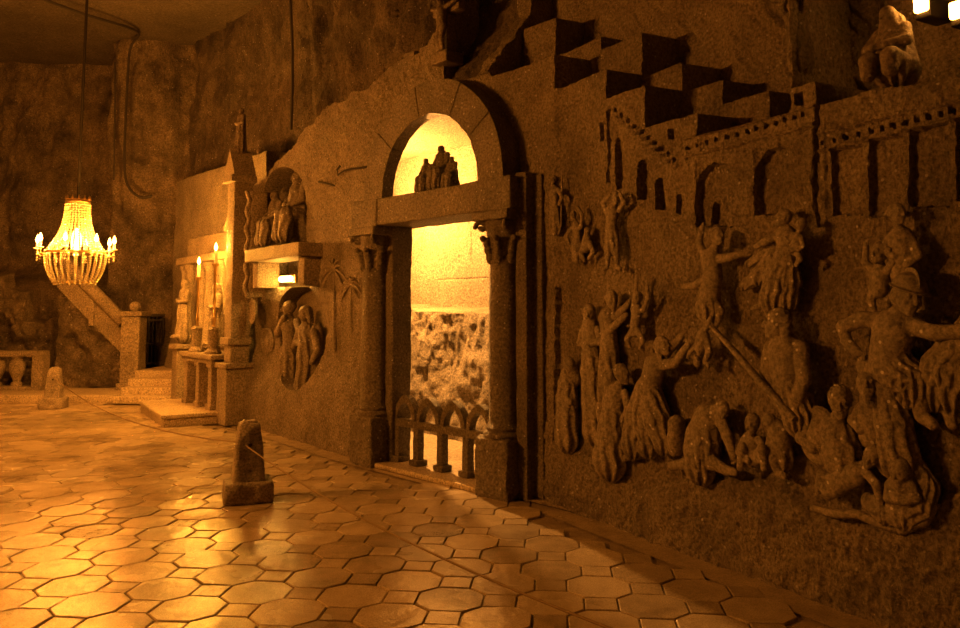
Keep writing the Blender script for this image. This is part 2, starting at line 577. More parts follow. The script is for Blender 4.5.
class Body:
    """Adds limbs, heads, cloth as distances in a local frame (x along the wall, y into the wall, z up)."""

    def __init__(self):
        self.ops = []     # (fn, lo, hi, k, mode)

    def _put(self, fn, pts, rad, k=0.012, mode='u'):
        pts = np.array(pts)
        self.ops.append((fn, pts.min(0) - rad - 0.03, pts.max(0) + rad + 0.03, k, mode))

    def cone(self, a, b, ra, rb, k=0.012, fold=None, mode='u'):
        a, b = np.array(a, float), np.array(b, float)
        self._put(lambda p: cone_d(p, a, b, ra, rb, fold), [a, b], max(ra, rb) * (1.2 if fold else 1), k, mode)

    def chain(self, pts, k=0.012, fold=None):
        for (p, q) in zip(pts[:-1], pts[1:]):
            self.cone(p[:3], q[:3], p[3], q[3], k, fold)

    def ell(self, c, r, k=0.012, mode='u'):
        c, r = np.array(c, float), np.array(r, float)
        self._put(lambda p: ell_d(p, c, r), [c - r, c + r], 0.0, k, mode)

    def head(self, c, r, yaw=0.0, pitch=0.0, roll=0.0, hair='short'):
        c = np.array(c, float)
        m = Matrix.Rotation(R(yaw), 3, 'Z') @ Matrix.Rotation(R(roll), 3, 'Y') @ Matrix.Rotation(R(pitch), 3, 'X')
        m = np.array(m)        # columns: side, back (+y), up

        def fn(p):
            q = ((p - c) @ m) / r
            q = np.stack([q[..., 0], -q[..., 1], q[..., 2]], -1)   # x side, y forward, z up
            E = lambda cc, rr: ell_d(q, np.array(cc, float), np.array(rr, float))
            Cn = lambda a, b, ra, rb: cone_d(q, np.array(a, float), np.array(b, float), ra, rb)
            sm = lambda a, b, k: np.minimum(a, b) - np.maximum(k - np.abs(a - b), 0) ** 2 / (4 * k)
            d = E((0, -0.05, 0.12), (0.74, 0.92, 0.95))
            d = sm(d, E((0, 0.28, -0.45), (0.52, 0.58, 0.62)), 0.3)
            for s in (-1, 1):
                d = np.maximum(d, -(E((s * 0.31, 0.93, 0.08), (0.2, 0.2, 0.15))))
                d = sm(d, E((s * 0.31, 0.74, 0.07), (0.15, 0.13, 0.1)), 0.04)
                d = sm(d, E((s * 0.74, -0.02, 0.0), (0.1, 0.2, 0.28)), 0.06)
                d = sm(d, E((s * 0.38, 0.55, -0.25), (0.22, 0.22, 0.22)), 0.15)
            d = sm(d, Cn((-0.42, 0.76, 0.3), (0.42, 0.76, 0.3), 0.1, 0.1), 0.1)
            d = sm(d, Cn((0, 0.82, 0.25), (0, 1.06, -0.2), 0.09, 0.16), 0.08)
            d = sm(d, Cn((-0.2, 0.82, -0.48), (0.2, 0.82, -0.48), 0.07, 0.07), 0.06)
            d = np.maximum(d, -Cn((-0.22, 0.93, -0.55), (0.22, 0.93, -0.55), 0.04, 0.04))
            d = sm(d, Cn((-0.14, 0.8, -0.62), (0.14, 0.8, -0.62), 0.07, 0.07), 0.05)
            d = sm(d, E((0, 0.66, -0.85), (0.25, 0.22, 0.2)), 0.15)
            wav = 0.045 * np.sin(11 * q[..., 0] + 5 * q[..., 2]) * np.sin(9 * q[..., 2] + 3 * q[..., 1])
            if hair in ('short', 'long', 'beard', 'curly'):
                hd = E((0, -0.2, 0.24), (0.85, 0.92, 0.86)) - wav
                if hair == 'curly':
                    hd = hd - 0.05 * np.sin(13 * q[..., 0]) * np.sin(13 * q[..., 1]) * np.sin(13 * q[..., 2]) * 2
                d = np.minimum(d, hd)
            if hair == 'long':
                for s in (-0.35, 0.35):
                    d = np.minimum(d, Cn((s, -0.6, 0.1), (s * 1.4, -0.6, -1.5), 0.5, 0.22) - wav)
            if hair == 'beard':
                d = np.minimum(d, Cn((0, 0.55, -0.75), (0, 0.62, -1.5), 0.42, 0.12) - wav)
            if hair == 'veil':
                d = np.minimum(d, np.maximum(E((0, -0.12, 0.2), (0.98, 1.05, 1.05)), -E((0, 0.95, -0.1), (0.62, 0.8, 0.85))))
                d = sm(d, Cn((0, -0.35, 0.0), (0, -0.4, -1.7), 0.85, 1.0) - wav, 0.1)
            if hair == 'helmet':
                d = np.minimum(d, np.maximum(E((0, -0.05, 0.35), (0.95, 1.1, 0.9)), -(q[..., 2] - 0.28)))
                d = np.minimum(d, E((0, 0, 0.33), (1.12, 1.3, 0.12)))
                d = np.minimum(d, np.maximum(E((0, -0.15, 0.5), (0.12, 1.2, 1.0)), -(q[..., 2] - 0.4)))
                d = sm(d, E((0, -0.65, -0.2), (0.72, 0.4, 0.7)), 0.1)
            return d * r
        self._put(fn, [c], r * 2.6, r * 0.18)

    def hand(self, wrist, direction, size, spread=(0, 0, 1)):
        w = np.array(wrist, float)
        d = np.array(direction, float); d /= np.linalg.norm(d)
        s = np.array(spread, float); s = s - d * (s @ d); s /= max(np.linalg.norm(s), 1e-6)
        b = np.cross(d, s)
        palm = w + d * size * 0.28
        self.cone(w, palm, size * 0.15, size * 0.22, size * 0.12)
        self.cone(palm - s * size * .12, palm + s * size * .12, size * 0.17, size * 0.17, size * 0.1)
        for i, (o, l) in enumerate(((-0.21, 0.46), (-0.07, 0.56), (0.07, 0.53), (0.21, 0.4))):
            k0 = palm + s * o * size + d * size * 0.12
            k1 = k0 + d * l * size * 0.55 + s * o * size * 0.2
            k2 = k1 + d * l * size * 0.45 + b * size * 0.12
            self.cone(k0, k1, size * 0.075, size * 0.07, size * 0.03)
            self.cone(k1, k2, size * 0.07, size * 0.055, size * 0.03)
        t0 = w + d * size * 0.12 - s * size * 0.16
        t1 = t0 + d * size * 0.2 - s * size * 0.2
        self.cone(t0, t1, size * 0.09, size * 0.08, size * 0.05)
        self.cone(t1, t1 + d * size * 0.2 - s * size * 0.03, size * 0.08, size * 0.06, size * 0.03)

    def build(self, name, mat, h, back=None, parent=None, loc=(0, 0, 0), rotz=0.0, rough=0.0):
        lo = np.min([o[1] for o in self.ops], 0); hi = np.max([o[2] for o in self.ops], 0)
        if back is not None:
            hi[1] = min(hi[1], back + 3 * h)
        n = np.ceil((hi - lo) / h).astype(int) + 1
        Dg = np.full(tuple(n), 0.5)
        axs = [lo[k] + h * np.arange(n[k]) for k in range(3)]
        for fn, a, b, k, mode in self.ops:
            i0 = np.maximum(np.floor((a - lo) / h).astype(int), 0)
            i1 = np.minimum(np.ceil((b - lo) / h).astype(int) + 1, n)
            if (i1 <= i0).any(): continue
            S = tuple(slice(i0[q], i1[q]) for q in range(3))
            P = np.stack(np.meshgrid(axs[0][S[0]], axs[1][S[1]], axs[2][S[2]], indexing='ij'), -1)
            d = fn(P)
            A = Dg[S]
            if mode == 'u':
                Dg[S] = np.minimum(A, d) - np.maximum(k - np.abs(A - d), 0) ** 2 / (4 * k)
            else:
                Dg[S] = np.maximum(A, -d)
        if rough:
            X, Y, Z = np.meshgrid(*axs, indexing='ij')
            near = np.abs(Dg) < 0.03
            Dg[near] += rough * fbm(X[near] * 22, Y[near] * 22, Z[near] * 22, 2)
        if back is not None:
            Yg = axs[1][None, :, None]
            Dg = np.maximum(Dg, Yg - back)
        for ax in range(3):
            s = [slice(None)] * 3
            s[ax] = 0; Dg[tuple(s)] = np.maximum(Dg[tuple(s)], h * .5)
            s[ax] = -1; Dg[tuple(s)] = np.maximum(Dg[tuple(s)], h * .5)
        V, F = surface_nets(Dg, lo, h)
        return mesh_obj(name, V, F, mat, parent, loc, rotz, True)


def relief(name, label, cat, frame, spec, mat='relief', back=0.06, group=None, h=None, base=None, wadd=0.0, flat=1.0, squash=1.0):
    """A carved figure laid out on a wall plane. spec entries are in photograph pixels plus depth w from the wall (metres):
    ('h',x,y,r,w,yaw,pitch,roll,hair) ('c',[(x,y,r,w)..]) ('r',[(x,y,r,w)..],folds,amp) ('d',x,y,dx,dy,size,w) ('e',x,y,rx,ry,rw,w)"""
    allp = []
    for s in spec:
        if s[0] in 'cr': allp += [(q[0], q[1], q[3]) for q in s[1]]
        elif s[0] in 'he': allp.append((s[1], s[2], s[4] if s[0] == 'h' else s[6]))
    conv = [frame.uz(x, y, w + wadd) for x, y, w in allp]
    u0 = float(np.mean([c[0] for c in conv])); z0 = float(min(c[1] for c in conv)); sc0 = float(np.mean([c[2] for c in conv]))

    def pt(x, y, w):
        w = w * flat
        u, z, sc = frame.uz(x, y, w * squash + wadd)
        return np.array([u - u0, -(w + wadd), z - z0]), sc
    B = Body()
    fat = 1.16 if squash != 1.0 else 1.0
    for s in spec:
        if s[0] == 'h':
            p, sc = pt(s[1], s[2], s[4]); B.head(p, s[3] * sc * fat, *s[5:])
        elif s[0] in 'cr':
            pts = []
            for (x, y, r, w) in s[1]:
                p, sc = pt(x, y, w); pts.append((*p, r * sc * fat))
            if s[0] == 'c': B.chain(pts, 0.01)
            else: B.chain(pts, 0.012, (s[2], s[3]))
        elif s[0] == 'd':
            p, sc = pt(s[1], s[2], s[6]); q, _ = pt(s[1] + s[3], s[2] + s[4], s[6] + 0.01)
            B.hand(p, q - p, s[5] * sc, (0, 0, 1) if abs(s[3]) > abs(s[4]) else (1, 0, 0))
        elif s[0] == 'e':
            p, sc = pt(s[1], s[2], s[6]); B.ell(p, (s[3] * sc, s[5] * sc, s[4] * sc))
    o = B.build(name, M[mat], h or max(0.004, sc0 * 0.75), back, None, frame.world(u0, 0, z0), frame.rot, 0.0016)
    if squash != 1.0:      # shallow carving: the bodies are flattened towards the wall
        o.data.transform(Matrix.Diagonal((1, squash, 1, 1)))
        o.data.update()
    return tag(o, label, cat, group)


# ================================================================== STRUCTURE
def blend_angle(u):
    """Direction of the wall at arc position u (0 = right end of the portal)."""
    a1, a2, a3 = (math.atan2(f.e[1], f.e[0]) for f in (FL, FP, FR))
    s1 = sstep(-2.7, -2.3, u); s2 = sstep(-0.15, 0.35, u)
    return a1 + (a2 - a1) * s1 + (a3 - a2) * s2


def wall_plan(u):
    u = np.asarray(u, float)
    x = np.where(u < -2.5, C0[0] + FL.e[0] * (u + 2.5), np.where(u < 0, D0[0] + FP.e[0] * u, D0[0] + FR.e[0] * u))
    y = np.where(u < -2.5, C0[1] + FL.e[1] * (u + 2.5), np.where(u < 0, D0[1] + FP.e[1] * u, D0[1] + FR.e[1] * u))
    a = blend_angle(u)
    return x, y, np.sin(a), -np.cos(a)


_us = np.linspace(-13, 9.5, 6000)
_wx, _wy, _wnx, _wny = wall_plan(_us)


def wpx(x, y, w=0.0):
    """Pixel -> (u, z) on the curved wall at offset w."""
    d = ray(x, y)
    X, Y = _wx + _wnx * w, _wy + _wny * w
    c = d[0] * Y - d[1] * X
    k = np.where(np.sign(c[:-1]) != np.sign(c[1:]))[0]
    k = k[np.argmin(Y[k])] if len(k) > 1 else k[0]
    f = c[k] / (c[k] - c[k + 1])
    u = _us[k] + f * (_us[k + 1] - _us[k])
    t = (Y[k] + f * (Y[k + 1] - Y[k])) / d[1]
    return u, EYE + t * d[2]


def grid_mesh(name, X, Y, Z, keep=None, mat='wall', flip=False):
    nu, nz = X.shape
    idx = np.arange(nu * nz).reshape(nu, nz)
    q = np.stack([idx[:-1, :-1], idx[1:, :-1], idx[1:, 1:], idx[:-1, 1:]], -1)
    if keep is not None:
        q = q[keep]
    q = q.reshape(-1, 4)
    if flip:
        q = q[:, ::-1]
    o = mesh_obj(name, np.stack([X, Y, Z], -1).reshape(-1, 3), q, M[mat] if isinstance(mat, str) else mat, sharp=50)
    return tag(o, kind='structure')


# ---- the long carved wall: niche stretch, portal stretch, relief stretch, one surface
def build_carved_wall():
    us = [-12.5]
    while us[-1] < 9.4:
        u = us[-1]
        x, y, _, _ = wall_plan(u)
        near = y if y > 3.2 else 3.2 + (3.2 - y) * 6
        step = 0.0019 * near if u > -6.3 else 0.045
        us.append(u + min(0.1, step))
    us = np.array(us)
    zs = np.concatenate([np.arange(-0.05, 4.3, 0.0095), np.arange(4.3, 7.4, 0.05)])
    U, Z = np.meshgrid(us, zs, indexing='ij')
    px, py, nx, ny = wall_plan(us)
    bx, by, nx, ny = (np.repeat(a[:, None], len(zs), 1) for a in (px, py, nx, ny))
    PX, PY, _ = project(bx, by, Z)
    vis = (by > 1.0)
    PX = np.where(vis, PX, 5000.0)

    U_ = lambda x, y, w=0.0: wpx(x, y, w)[0]
    Z_ = lambda x, y, w=0.0: wpx(x, y, w)[1]
    # -- tier 1: outline of the front layer
    cont = [(176, 182), (200, 173), (225, 166), (243, 160)]
    pl = [wpx(x, y, -0.3) for x, y in cont]
    pr = [wpx(x, y, 0) for x, y in [(246, 226), (252, 203), (262, 180), (276, 162), (290, 147), (303, 131), (318, 116), (335, 103), (352, 92),
                                    (372, 81), (392, 66), (410, 53), (428, 42), (437, 30), (441, 5), (444, -60)]]
    uA = U_(244, 300)
    Z1 = np.where(us < uA, np.interp(us, [p[0] for p in pl], [p[1] for p in pl]), np.interp(us, [p[0] for p in pr], [p[1] for p in pr]))
    Z1 = Z1 + np.where((us > uA) & (us < U_(440, 50)), 0.05 * fbm(us * 4, us * 0, us * 0 + 3, 3), 0)
    u_back = wpx(172, 300, -0.3)[0]
    Z1[us < u_back] = -1.0
    # stairs cut in the front plane
    u_w0, u_w1 = U_(444, 40), U_(492, 72)
    stairs1 = [(492, 555, 555, 53), (555, 603, 603, 68), (603, 642, 642, 83), (642, 693, 693, 112), (693, 787, 696, 135), (787, 811.5, 811, 80)]
    for a, b, xx, yy in stairs1:
        ua, ub = U_(a, yy), U_(b, yy)
        Z1[(us >= ua) & (us < ub)] = Z_(xx, yy)
    # wavy parapet right of the tower
    par = [wpx(x, y) for x, y in [(811, 105), (845, 95), (876, 86), (905, 84), (930, 80), (960, 74), (1000, 64)]]
    sel = us >= U_(811.5, 90)
    Z1[sel] = np.interp(us[sel], [p[0] for p in par], [p[1] for p in par])
    zw = Z_(492, 72)
    Z1[(us >= u_w0) & (us < u_w1)] = zw
    Z2 = np.full_like(Z1, -1.0)
    for a, b, xx, yy in [(523, 556, 556, 17), (556, 602, 601, 36), (602, 643, 642, 32), (643, 683, 682, 62), (683, 722, 700, 86), (722, 770, 740, 98)]:
        ua, ub = U_(a, yy, -0.4), U_(b, yy, -0.4)
        Z2[(us >= ua) & (us < ub)] = Z_(xx, yy, -0.4)
    Z3 = np.full_like(Z1, -1.0)
    for a, b, xx, yy in [(470, 528, 526, 9)]:
        ua, ub = U_(a, yy, -0.6), U_(b, yy, -0.6)
        Z3[(us >= ua) & (us < ub)] = Z_(xx, yy, -0.6)

    back = -0.75 - 0.12 * sstep(4.0, 6.5, Z) + 0.10 * fbm(U * 0.7, Z * 0.25, 0, 4) + 0.03 * fbm(U * 3, Z * 1.2, 5, 4)
    # tilting chisel grooves
    a = R(40)
    gro = noise3((U * math.cos(a) + Z * math.sin(a)) * 26, (-U * math.sin(a) + Z * math.cos(a)) * 5, 0)
    back = back + np.where(U > 0, 0.02 * gro, 0.010 * gro)
    lft = sstep(0.0, -1.2, U)
    back = back + lft * (0.16 * fbm(U * 1.1, Z * 0.22, 21, 3) + 0.08 * fbm(U * 3.2, Z * 1.4, 22, 4) + 0.02 * fbm(U * 9, Z * 6, 23, 3))
    right_up = sstep(0.3, 2.2, U) * sstep(2.4, 3.2, Z)
    back = back + 0.12 * right_up * fbm(U * 1.3, Z * 1.3, 8, 2)
    front = 0.014 * fbm(U * 2.1, Z * 2.1, 1, 3) + 0.007 * fbm(U * 9, Z * 9, 2, 3) + 0.004 * gro + 0.008 * fbm(U * 24, Z * 24, 4, 3)
    W = back
    W = np.where(Z < Z3[:, None], -0.6 + front, W)
    W = np.where(Z < Z2[:, None], -0.4 + front, W)
    # wedge of rock beside the arch slopes back above the front plane
    wedge = (us >= u_w0) & (us < u_w1)
    slope = np.clip((Z - zw) / (Z_(523, 25, -0.4) - zw), 0, 1.25) * -0.4
    W = np.where(wedge[:, None] & (Z >= zw), slope + front * 2 + 0.03 * fbm(U * 3, Z * 3, 4, 3), W)
    F1 = front
    # battered foot of the wall left of the portal, and a slight foot on the right
    foot = np.where(U < -2.0, 0.13 * sstep(-2.2, -2.9, U), 0.02)
    F1 = F1 + foot * sstep(1.15, 0.35, Z)

    # ---------------- carved right wall: ground ledge, panels, arcade, slits
    r = U > 0.06
    led = np.interp(PX, [540, 560, 600, 640, 700, 780, 812, 870, 935, 960], [440, 444, 462, 492, 480, 480, 512, 526, 500, 492])
    F1 = np.where(r & (U < 4.6), F1 - 0.045 * sstep(6, -6, PY - led) * sstep(553, 560, PX), F1)
    coarse = r & (PY > led) & (Z < 1.2)
    F1 = np.where(coarse, F1 + 0.010 * fbm(U * 14, Z * 14, 6, 3), F1)

    def rect(x0, x1, yt0, yt1, yb, depth):
        nonlocal F1
        yt = yt0 + (yt1 - yt0) * (PX - x0) / (x1 - x0)
        F1 = np.where(r & (PX > x0) & (PX < x1) & (PY > yt) & (PY < yb), F1 - depth, F1)

    def arch(x0, x1, ys, yt, yb, depth):
        nonlocal F1
        cx, rx = (x0 + x1) / 2, (x1 - x0) / 2
        sl = -0.22 * (PX - cx)
        e = ((PX - cx) / rx) ** 2 + ((PY - sl - ys) / (ys - yt)) ** 2
        inn = (PX > x0) & (PX < x1) & (PY < yb) & ((PY - sl > ys) | (e < 1))
        F1 = np.where(r & inn, F1 - depth, F1)

    # pilaster and panel courses stand slightly proud
    for (x0, x1, a0, a1, b) in [(683, 692, 163, 160, 225), (728, 742, 153, 149, 225), (742, 750, 148, 146, 214), (792, 798, 136, 134, 214),
                                (798, 810, 131, 128, 214), (815, 822, 126, 122, 226), (826, 829, 150, 149, 216), (858, 866, 142, 139, 210),
                                (899, 906, 132, 130, 216), (944, 952, 120, 117, 200)]:
        rect(x0, x1, a0, a1, b, -0.012)
    rect(684, 810, 160, 128, 160, -0.0)
    mold = lambda xa, ya, xb, yb, t, d: np.where(r & (PX > xa) & (PX < xb) & (np.abs(PY - (ya + (yb - ya) * (PX - xa) / (xb - xa))) < t), d, 0)
    F1 = F1 + mold(680, 157, 811, 123, 1.6, 0.018) + mold(680, 139, 811, 105, 1.6, 0.018)
    F1 = F1 + mold(812, 152, 990, 108, 1.6, 0.018) + mold(812, 134, 990, 91, 1.4, 0.015)
    arch(692, 728, 184, 163, 226, 0.05); arch(702.5, 709.5, 208, 202, 224, 0.05)
    arch(750, 791, 170, 147, 214, 0.05)
    arch(634, 643.5, 166, 160, 199, 0.09); arch(652, 660.5, 184, 178, 209, 0.08); arch(672, 676.5, 198, 194, 213, 0.08)
    arch(611, 617.5, 145, 138, 188, 0.08); arch(603, 605.5, 112, 108, 182, 0.04); arch(596, 599, 126, 122, 140, 0.05)
    arch(664.5, 669, 131, 128.5, 138, 0.12)
    rect(790, 799, 94, 92, 104, 0.16)
    rect(811, 815, 104, 104, 226, 0.07)
    rect(829, 858, 151, 144, 214, 0.025); rect(866, 899, 140, 134, 216, 0.03); rect(906, 944, 131, 121, 206, 0.03); rect(952, 985, 118, 109, 200, 0.03)
    for k in range(13):
        t = k / 12
        cx, cy, s = 683 + 116 * t, 147.5 - 34 * t, 1.5 + 0.5 * t
        rect(cx - s, cx + s, cy - s - .6, cy - s + .6, cy + s, 0.07)
        cx, cy, s = 819 + 139 * t, 142.5 - 36 * t, 1.8 + 0.8 * t
        rect(cx - s, cx + s, cy - s - .6, cy - s + .6, cy + s, 0.07)
    for k in range(10):
        t = k / 9
        cx, cy = 611 + 60 * t, 109 + 50 * t
        rect(cx - 1.8, cx + 1.8, cy - 2, cy - 2, cy + 2, 0.04)
        rect(cx - 1.2, cx + 3.2, cy + 6, cy + 6, cy + 8.5, -0.02)
    rect(555, 557, 288, 288, 440, 0.05)

    # ---------------- niches on the left stretch
    l = (U < -2.4) & (U > uA)

    def lniche(mask, depth):
        nonlocal F1
        F1 = np.where(l & mask, -depth + 0.012 * fbm(U * 6, Z * 6, 9, 3), F1)
    e = ((PX - 284) / 22) ** 2 + ((PY - 205) / 38) ** 2
    lniche((np.abs(PX - 284) < 22) & (PY < 250) & ((PY > 205) | (e < 1)), 0.42)
    lniche((PX > 267) & (PX < 304) & (PY > 255) & (PY < 287), 0.30)
    eg = ((PX - 300) / (26 - 5 * (PY - 340) / 60)) ** 2 + ((PY - 338) / 52) ** 2
    eg2 = ((PX - 272) / 26) ** 2 + ((PY - 345) / 46) ** 2
    F1 = np.where(l & (eg2 < 1), F1 - 0.10 * np.clip(1 - eg2, 0, 1), F1)
    lniche(eg < 1, 0.26)
    # a blank panel edge beside the palm carving
    F1 = np.where(l & (np.abs(PX - 338 - (PY - 300) * 0.02) < 0) , F1 - 0.02, F1)

    W = np.where(Z < Z1[:, None], np.where(us < uA, -0.30, 0.0)[:, None] + F1, W)
    X, Y = bx + nx * W, by + ny * W
    # doorway opening
    def inside(u, z):
        return ((u > -2.10) & (u < -0.46) & (z < 2.80)) | ((z >= 2.60) & ((u + 1.27) ** 2 + (z - 2.78) ** 2 < 1.03 ** 2))
    ins = inside(U, Z)
    keep = ~(ins[:-1, :-1] & ins[1:, :-1] & ins[1:, 1:] & ins[:-1, 1:])
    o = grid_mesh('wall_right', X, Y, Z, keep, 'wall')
    # the unworked rock above the carved face carries its shade as a darker painted colour
    o.data.materials.append(M['shaded'])
    shaded = ((Z > Z1[:, None]) & (U < -0.75))[:-1, :-1]
    o.data.polygons.foreach_set('material_index', shaded[keep].astype(np.int32))
    return o, uA


wall_right, U_A = build_carved_wall()


# ---- back wall with the deeper dark bay on the left and the gate recess
def build_back_wall():
    xs = np.arange(-15.0, -4.6, 0.03); zs = np.arange(-0.05, 7.4, 0.03)
    X, Z = np.meshgrid(xs, zs, indexing='ij')
    Y0 = 16.3
    W = 0.22 * fbm(X * 0.8, Z * 0.3, 2, 4) + 0.08 * fbm(X * 3, Z * 1.5, 7, 4) + 0.025 * fbm(X * 9, Z * 6, 8, 3)
    edge = -7.75 + 0.08 * fbm(Z * 0.8, Z * 0, 4, 3)
    bay = sstep(0.06, -0.06, X - edge) * sstep(2.0, 2.6, Z)
    W = W - 1.3 * bay
    slab = sstep(0.1, -0.1, np.abs(X + 6.55 + 0.05 * Z) - 0.62) * sstep(3.2, 3.8, Z)
    W = W + 0.22 * slab
    W = np.where((X > -6.88) & (X < -6.42) & (Z > 0.3) & (Z < 1.5), -0.75, W)
    grid_mesh('wall_back', X, Y0 - W, Z, None, 'rough')


build_back_wall()


def flat_wall(name, p0, p1, z1, amp, mat, step=0.12):
    p0, p1 = np.array(p0, float), np.array(p1, float)
    L = np.linalg.norm(p1 - p0); e = (p1 - p0) / L; n = np.array([e[1], -e[0]])
    us = np.arange(0, L + step, step); zs = np.arange(-0.05, z1 + step, step)
    U, Z = np.meshgrid(us, zs, indexing='ij')
    W = amp * fbm(U * 0.8, Z * 0.6, 3, 4)
    return grid_mesh(name, p0[0] + e[0] * U + n[0] * W, p0[1] + e[1] * U + n[1] * W, Z, None, mat)


flat_wall('wall_left', (-12.0, -2.2), (-12.0, 17.6), 7.3, 0.10, 'rough')
flat_wall('wall_front', (6.2, -2.0), (-12.2, -2.0), 7.3, 0.10, 'rough')


def build_ceiling():
    xs = np.arange(-15.2, 6.6, 0.15); ys = np.arange(-2.4, 18.2, 0.15)
    X, Y = np.meshgrid(xs, ys, indexing='ij')
    Z = 7.12 + 0.05 * fbm(X * 0.5, Y * 0.5, 1, 4)
    grid_mesh('ceiling', X, Y, Z, None, 'ceil', flip=True)


build_ceiling()


# ---- floor: octagons and squares cut in the salt, one mesh
def build_floor():
    p, s, rot = 0.392, 0.182, R(-5.6)
    e1 = np.array([math.cos(rot), math.sin(rot)]); e2 = np.array([-e1[1], e1[0]])
    c0 = np.array([0.884, 4.876]) + e1 * s / 2 - e2 * s / 2
    la = (e1 + e2) / math.sqrt(2) * p; lb = (e1 - e2) / math.sqrt(2) * p
    hd = s / math.sqrt(2)
    V, Fc, tone = [], [], []
    rnd = random.Random(3)

    def tile(poly):
        c = np.mean(poly, 0)
        tx, ty, dz = rnd.gauss(0, 0.010), rnd.gauss(0, 0.010), rnd.gauss(0, 0.0014)
        worn = 1.0 - 0.75 * sstep(6.3, 9.0, c[1]) * sstep(-1.6, -2.8, c[0] + 0.25 * (c[1] - 6))
        gap = 0.0042 * (0.5 + 0.5 * worn)
        rings = [(gap, -0.014 * worn - 0.001), (gap + 0.001, -0.004 * worn), (gap + 0.006, 0.0)]
        b = len(V); n = len(poly)
        t = rnd.random()
        for ins, z in rings:
            for q in poly:
                d = c - q; L = np.linalg.norm(d)
                w = q + d / L * ins * 1.1
                zz = z + dz + (w[0] - c[0]) * tx + (w[1] - c[1]) * ty
                V.append((w[0], w[1], zz)); tone.append(t)
        for k in range(2):
            for i in range(n):
                j = (i + 1) % n
                Fc.append((b + k * n + i, b + k * n + j, b + (k + 1) * n + j, b + (k + 1) * n + i))
        Fc.append(tuple(b + 2 * n + i for i in range(n)))

    def wdist(q):
        return max(-10, min((q - D0) @ FR.n, (q - D0) @ FP.n if q[0] < 1.5 else 99, (q - C0) @ FL.n if q[0] < -0.5 else 99))
    for i in range(-70, 70):
        for j in range(-70, 70):
            c = c0 + la * i + lb * j
            if not (-11.6 < c[0] < 5 and -1.6 < c[1] < 15.0): continue
            if c[1] > 10.9 and (c - C0) @ FL.n < 0.4: continue
            # square tile
            if wdist(c) > 0.22:
                tile(np.array([c + e1 * a * s / 2 + e2 * b2 * s / 2 for a, b2 in ((-1, -1), (1, -1), (1, 1), (-1, 1))]))
            o = c + (la + lb) / 2
            if wdist(o) > 0.36:
                pts = []
                for q, (ax, sg) in (((0.5, 0.5), (0, 0)), ):
                    cs = [c + la + lb, c + la, c, c + lb]
                    for k in cs:
                        for a, b2 in ((-1, -1), (1, -1), (1, 1), (-1, 1)):
                            v = k + e1 * a * s / 2 + e2 * b2 * s / 2
                            pts.append(v)
                pts = np.array(pts)
                dd = np.linalg.norm(pts - o, axis=1)
                pts = pts[np.argsort(dd)[:8]]
                ang = np.arctan2(pts[:, 1] - o[1], pts[:, 0] - o[0])
                tile(pts[np.argsort(ang)])
    # bed of the joints
    b = len(V)
    V.extend([(-15, -2.4, -0.015), (7, -2.4, -0.015), (7, 18, -0.015), (-15, 18, -0.015)]); tone.extend([0.1] * 4)
    Fc.append((b, b + 1, b + 2, b + 3))
    # plain smooth strip along the foot of the wall
    us = np.arange(-12, 9.4, 0.15)
    for (u0, u1) in zip(us[:-1], us[1:]):
        q = []
        for u, w in ((u0, -0.3), (u1, -0.3), (u1, 0.30), (u0, 0.30)):
            x, y, nx, ny = (float(a) for a in wall_plan(u))
            wv = w if w < 0 else (0.24 if u > 0 else 0.34)
            q.append((x + nx * wv, y + ny * wv, -0.001 if w < 0 else -0.006))
        b = len(V); V.extend(q); tone.extend([0.35] * 4); Fc.append((b, b + 1, b + 2, b + 3)[::-1])
    o = mesh_obj('floor', V, Fc, M['floor'], smooth=False)
    at = o.data.attributes.new('tile_tone', 'FLOAT', 'POINT')
    at.data.foreach_set('value', tone)
    tag(o, kind='structure')
    if o.data.polygons[len(o.data.polygons) - 1].normal.z < 0:
        bmn = bmesh.new(); bmn.from_mesh(o.data)
        for f in bmn.faces:
            if f.normal.z < -0.3: f.normal_flip()
        bmn.to_mesh(o.data); bmn.free()


build_floor()


# ---- the lit passage behind the portal
def fp_world(u, w, z):
    return FP.world(u, w, z)


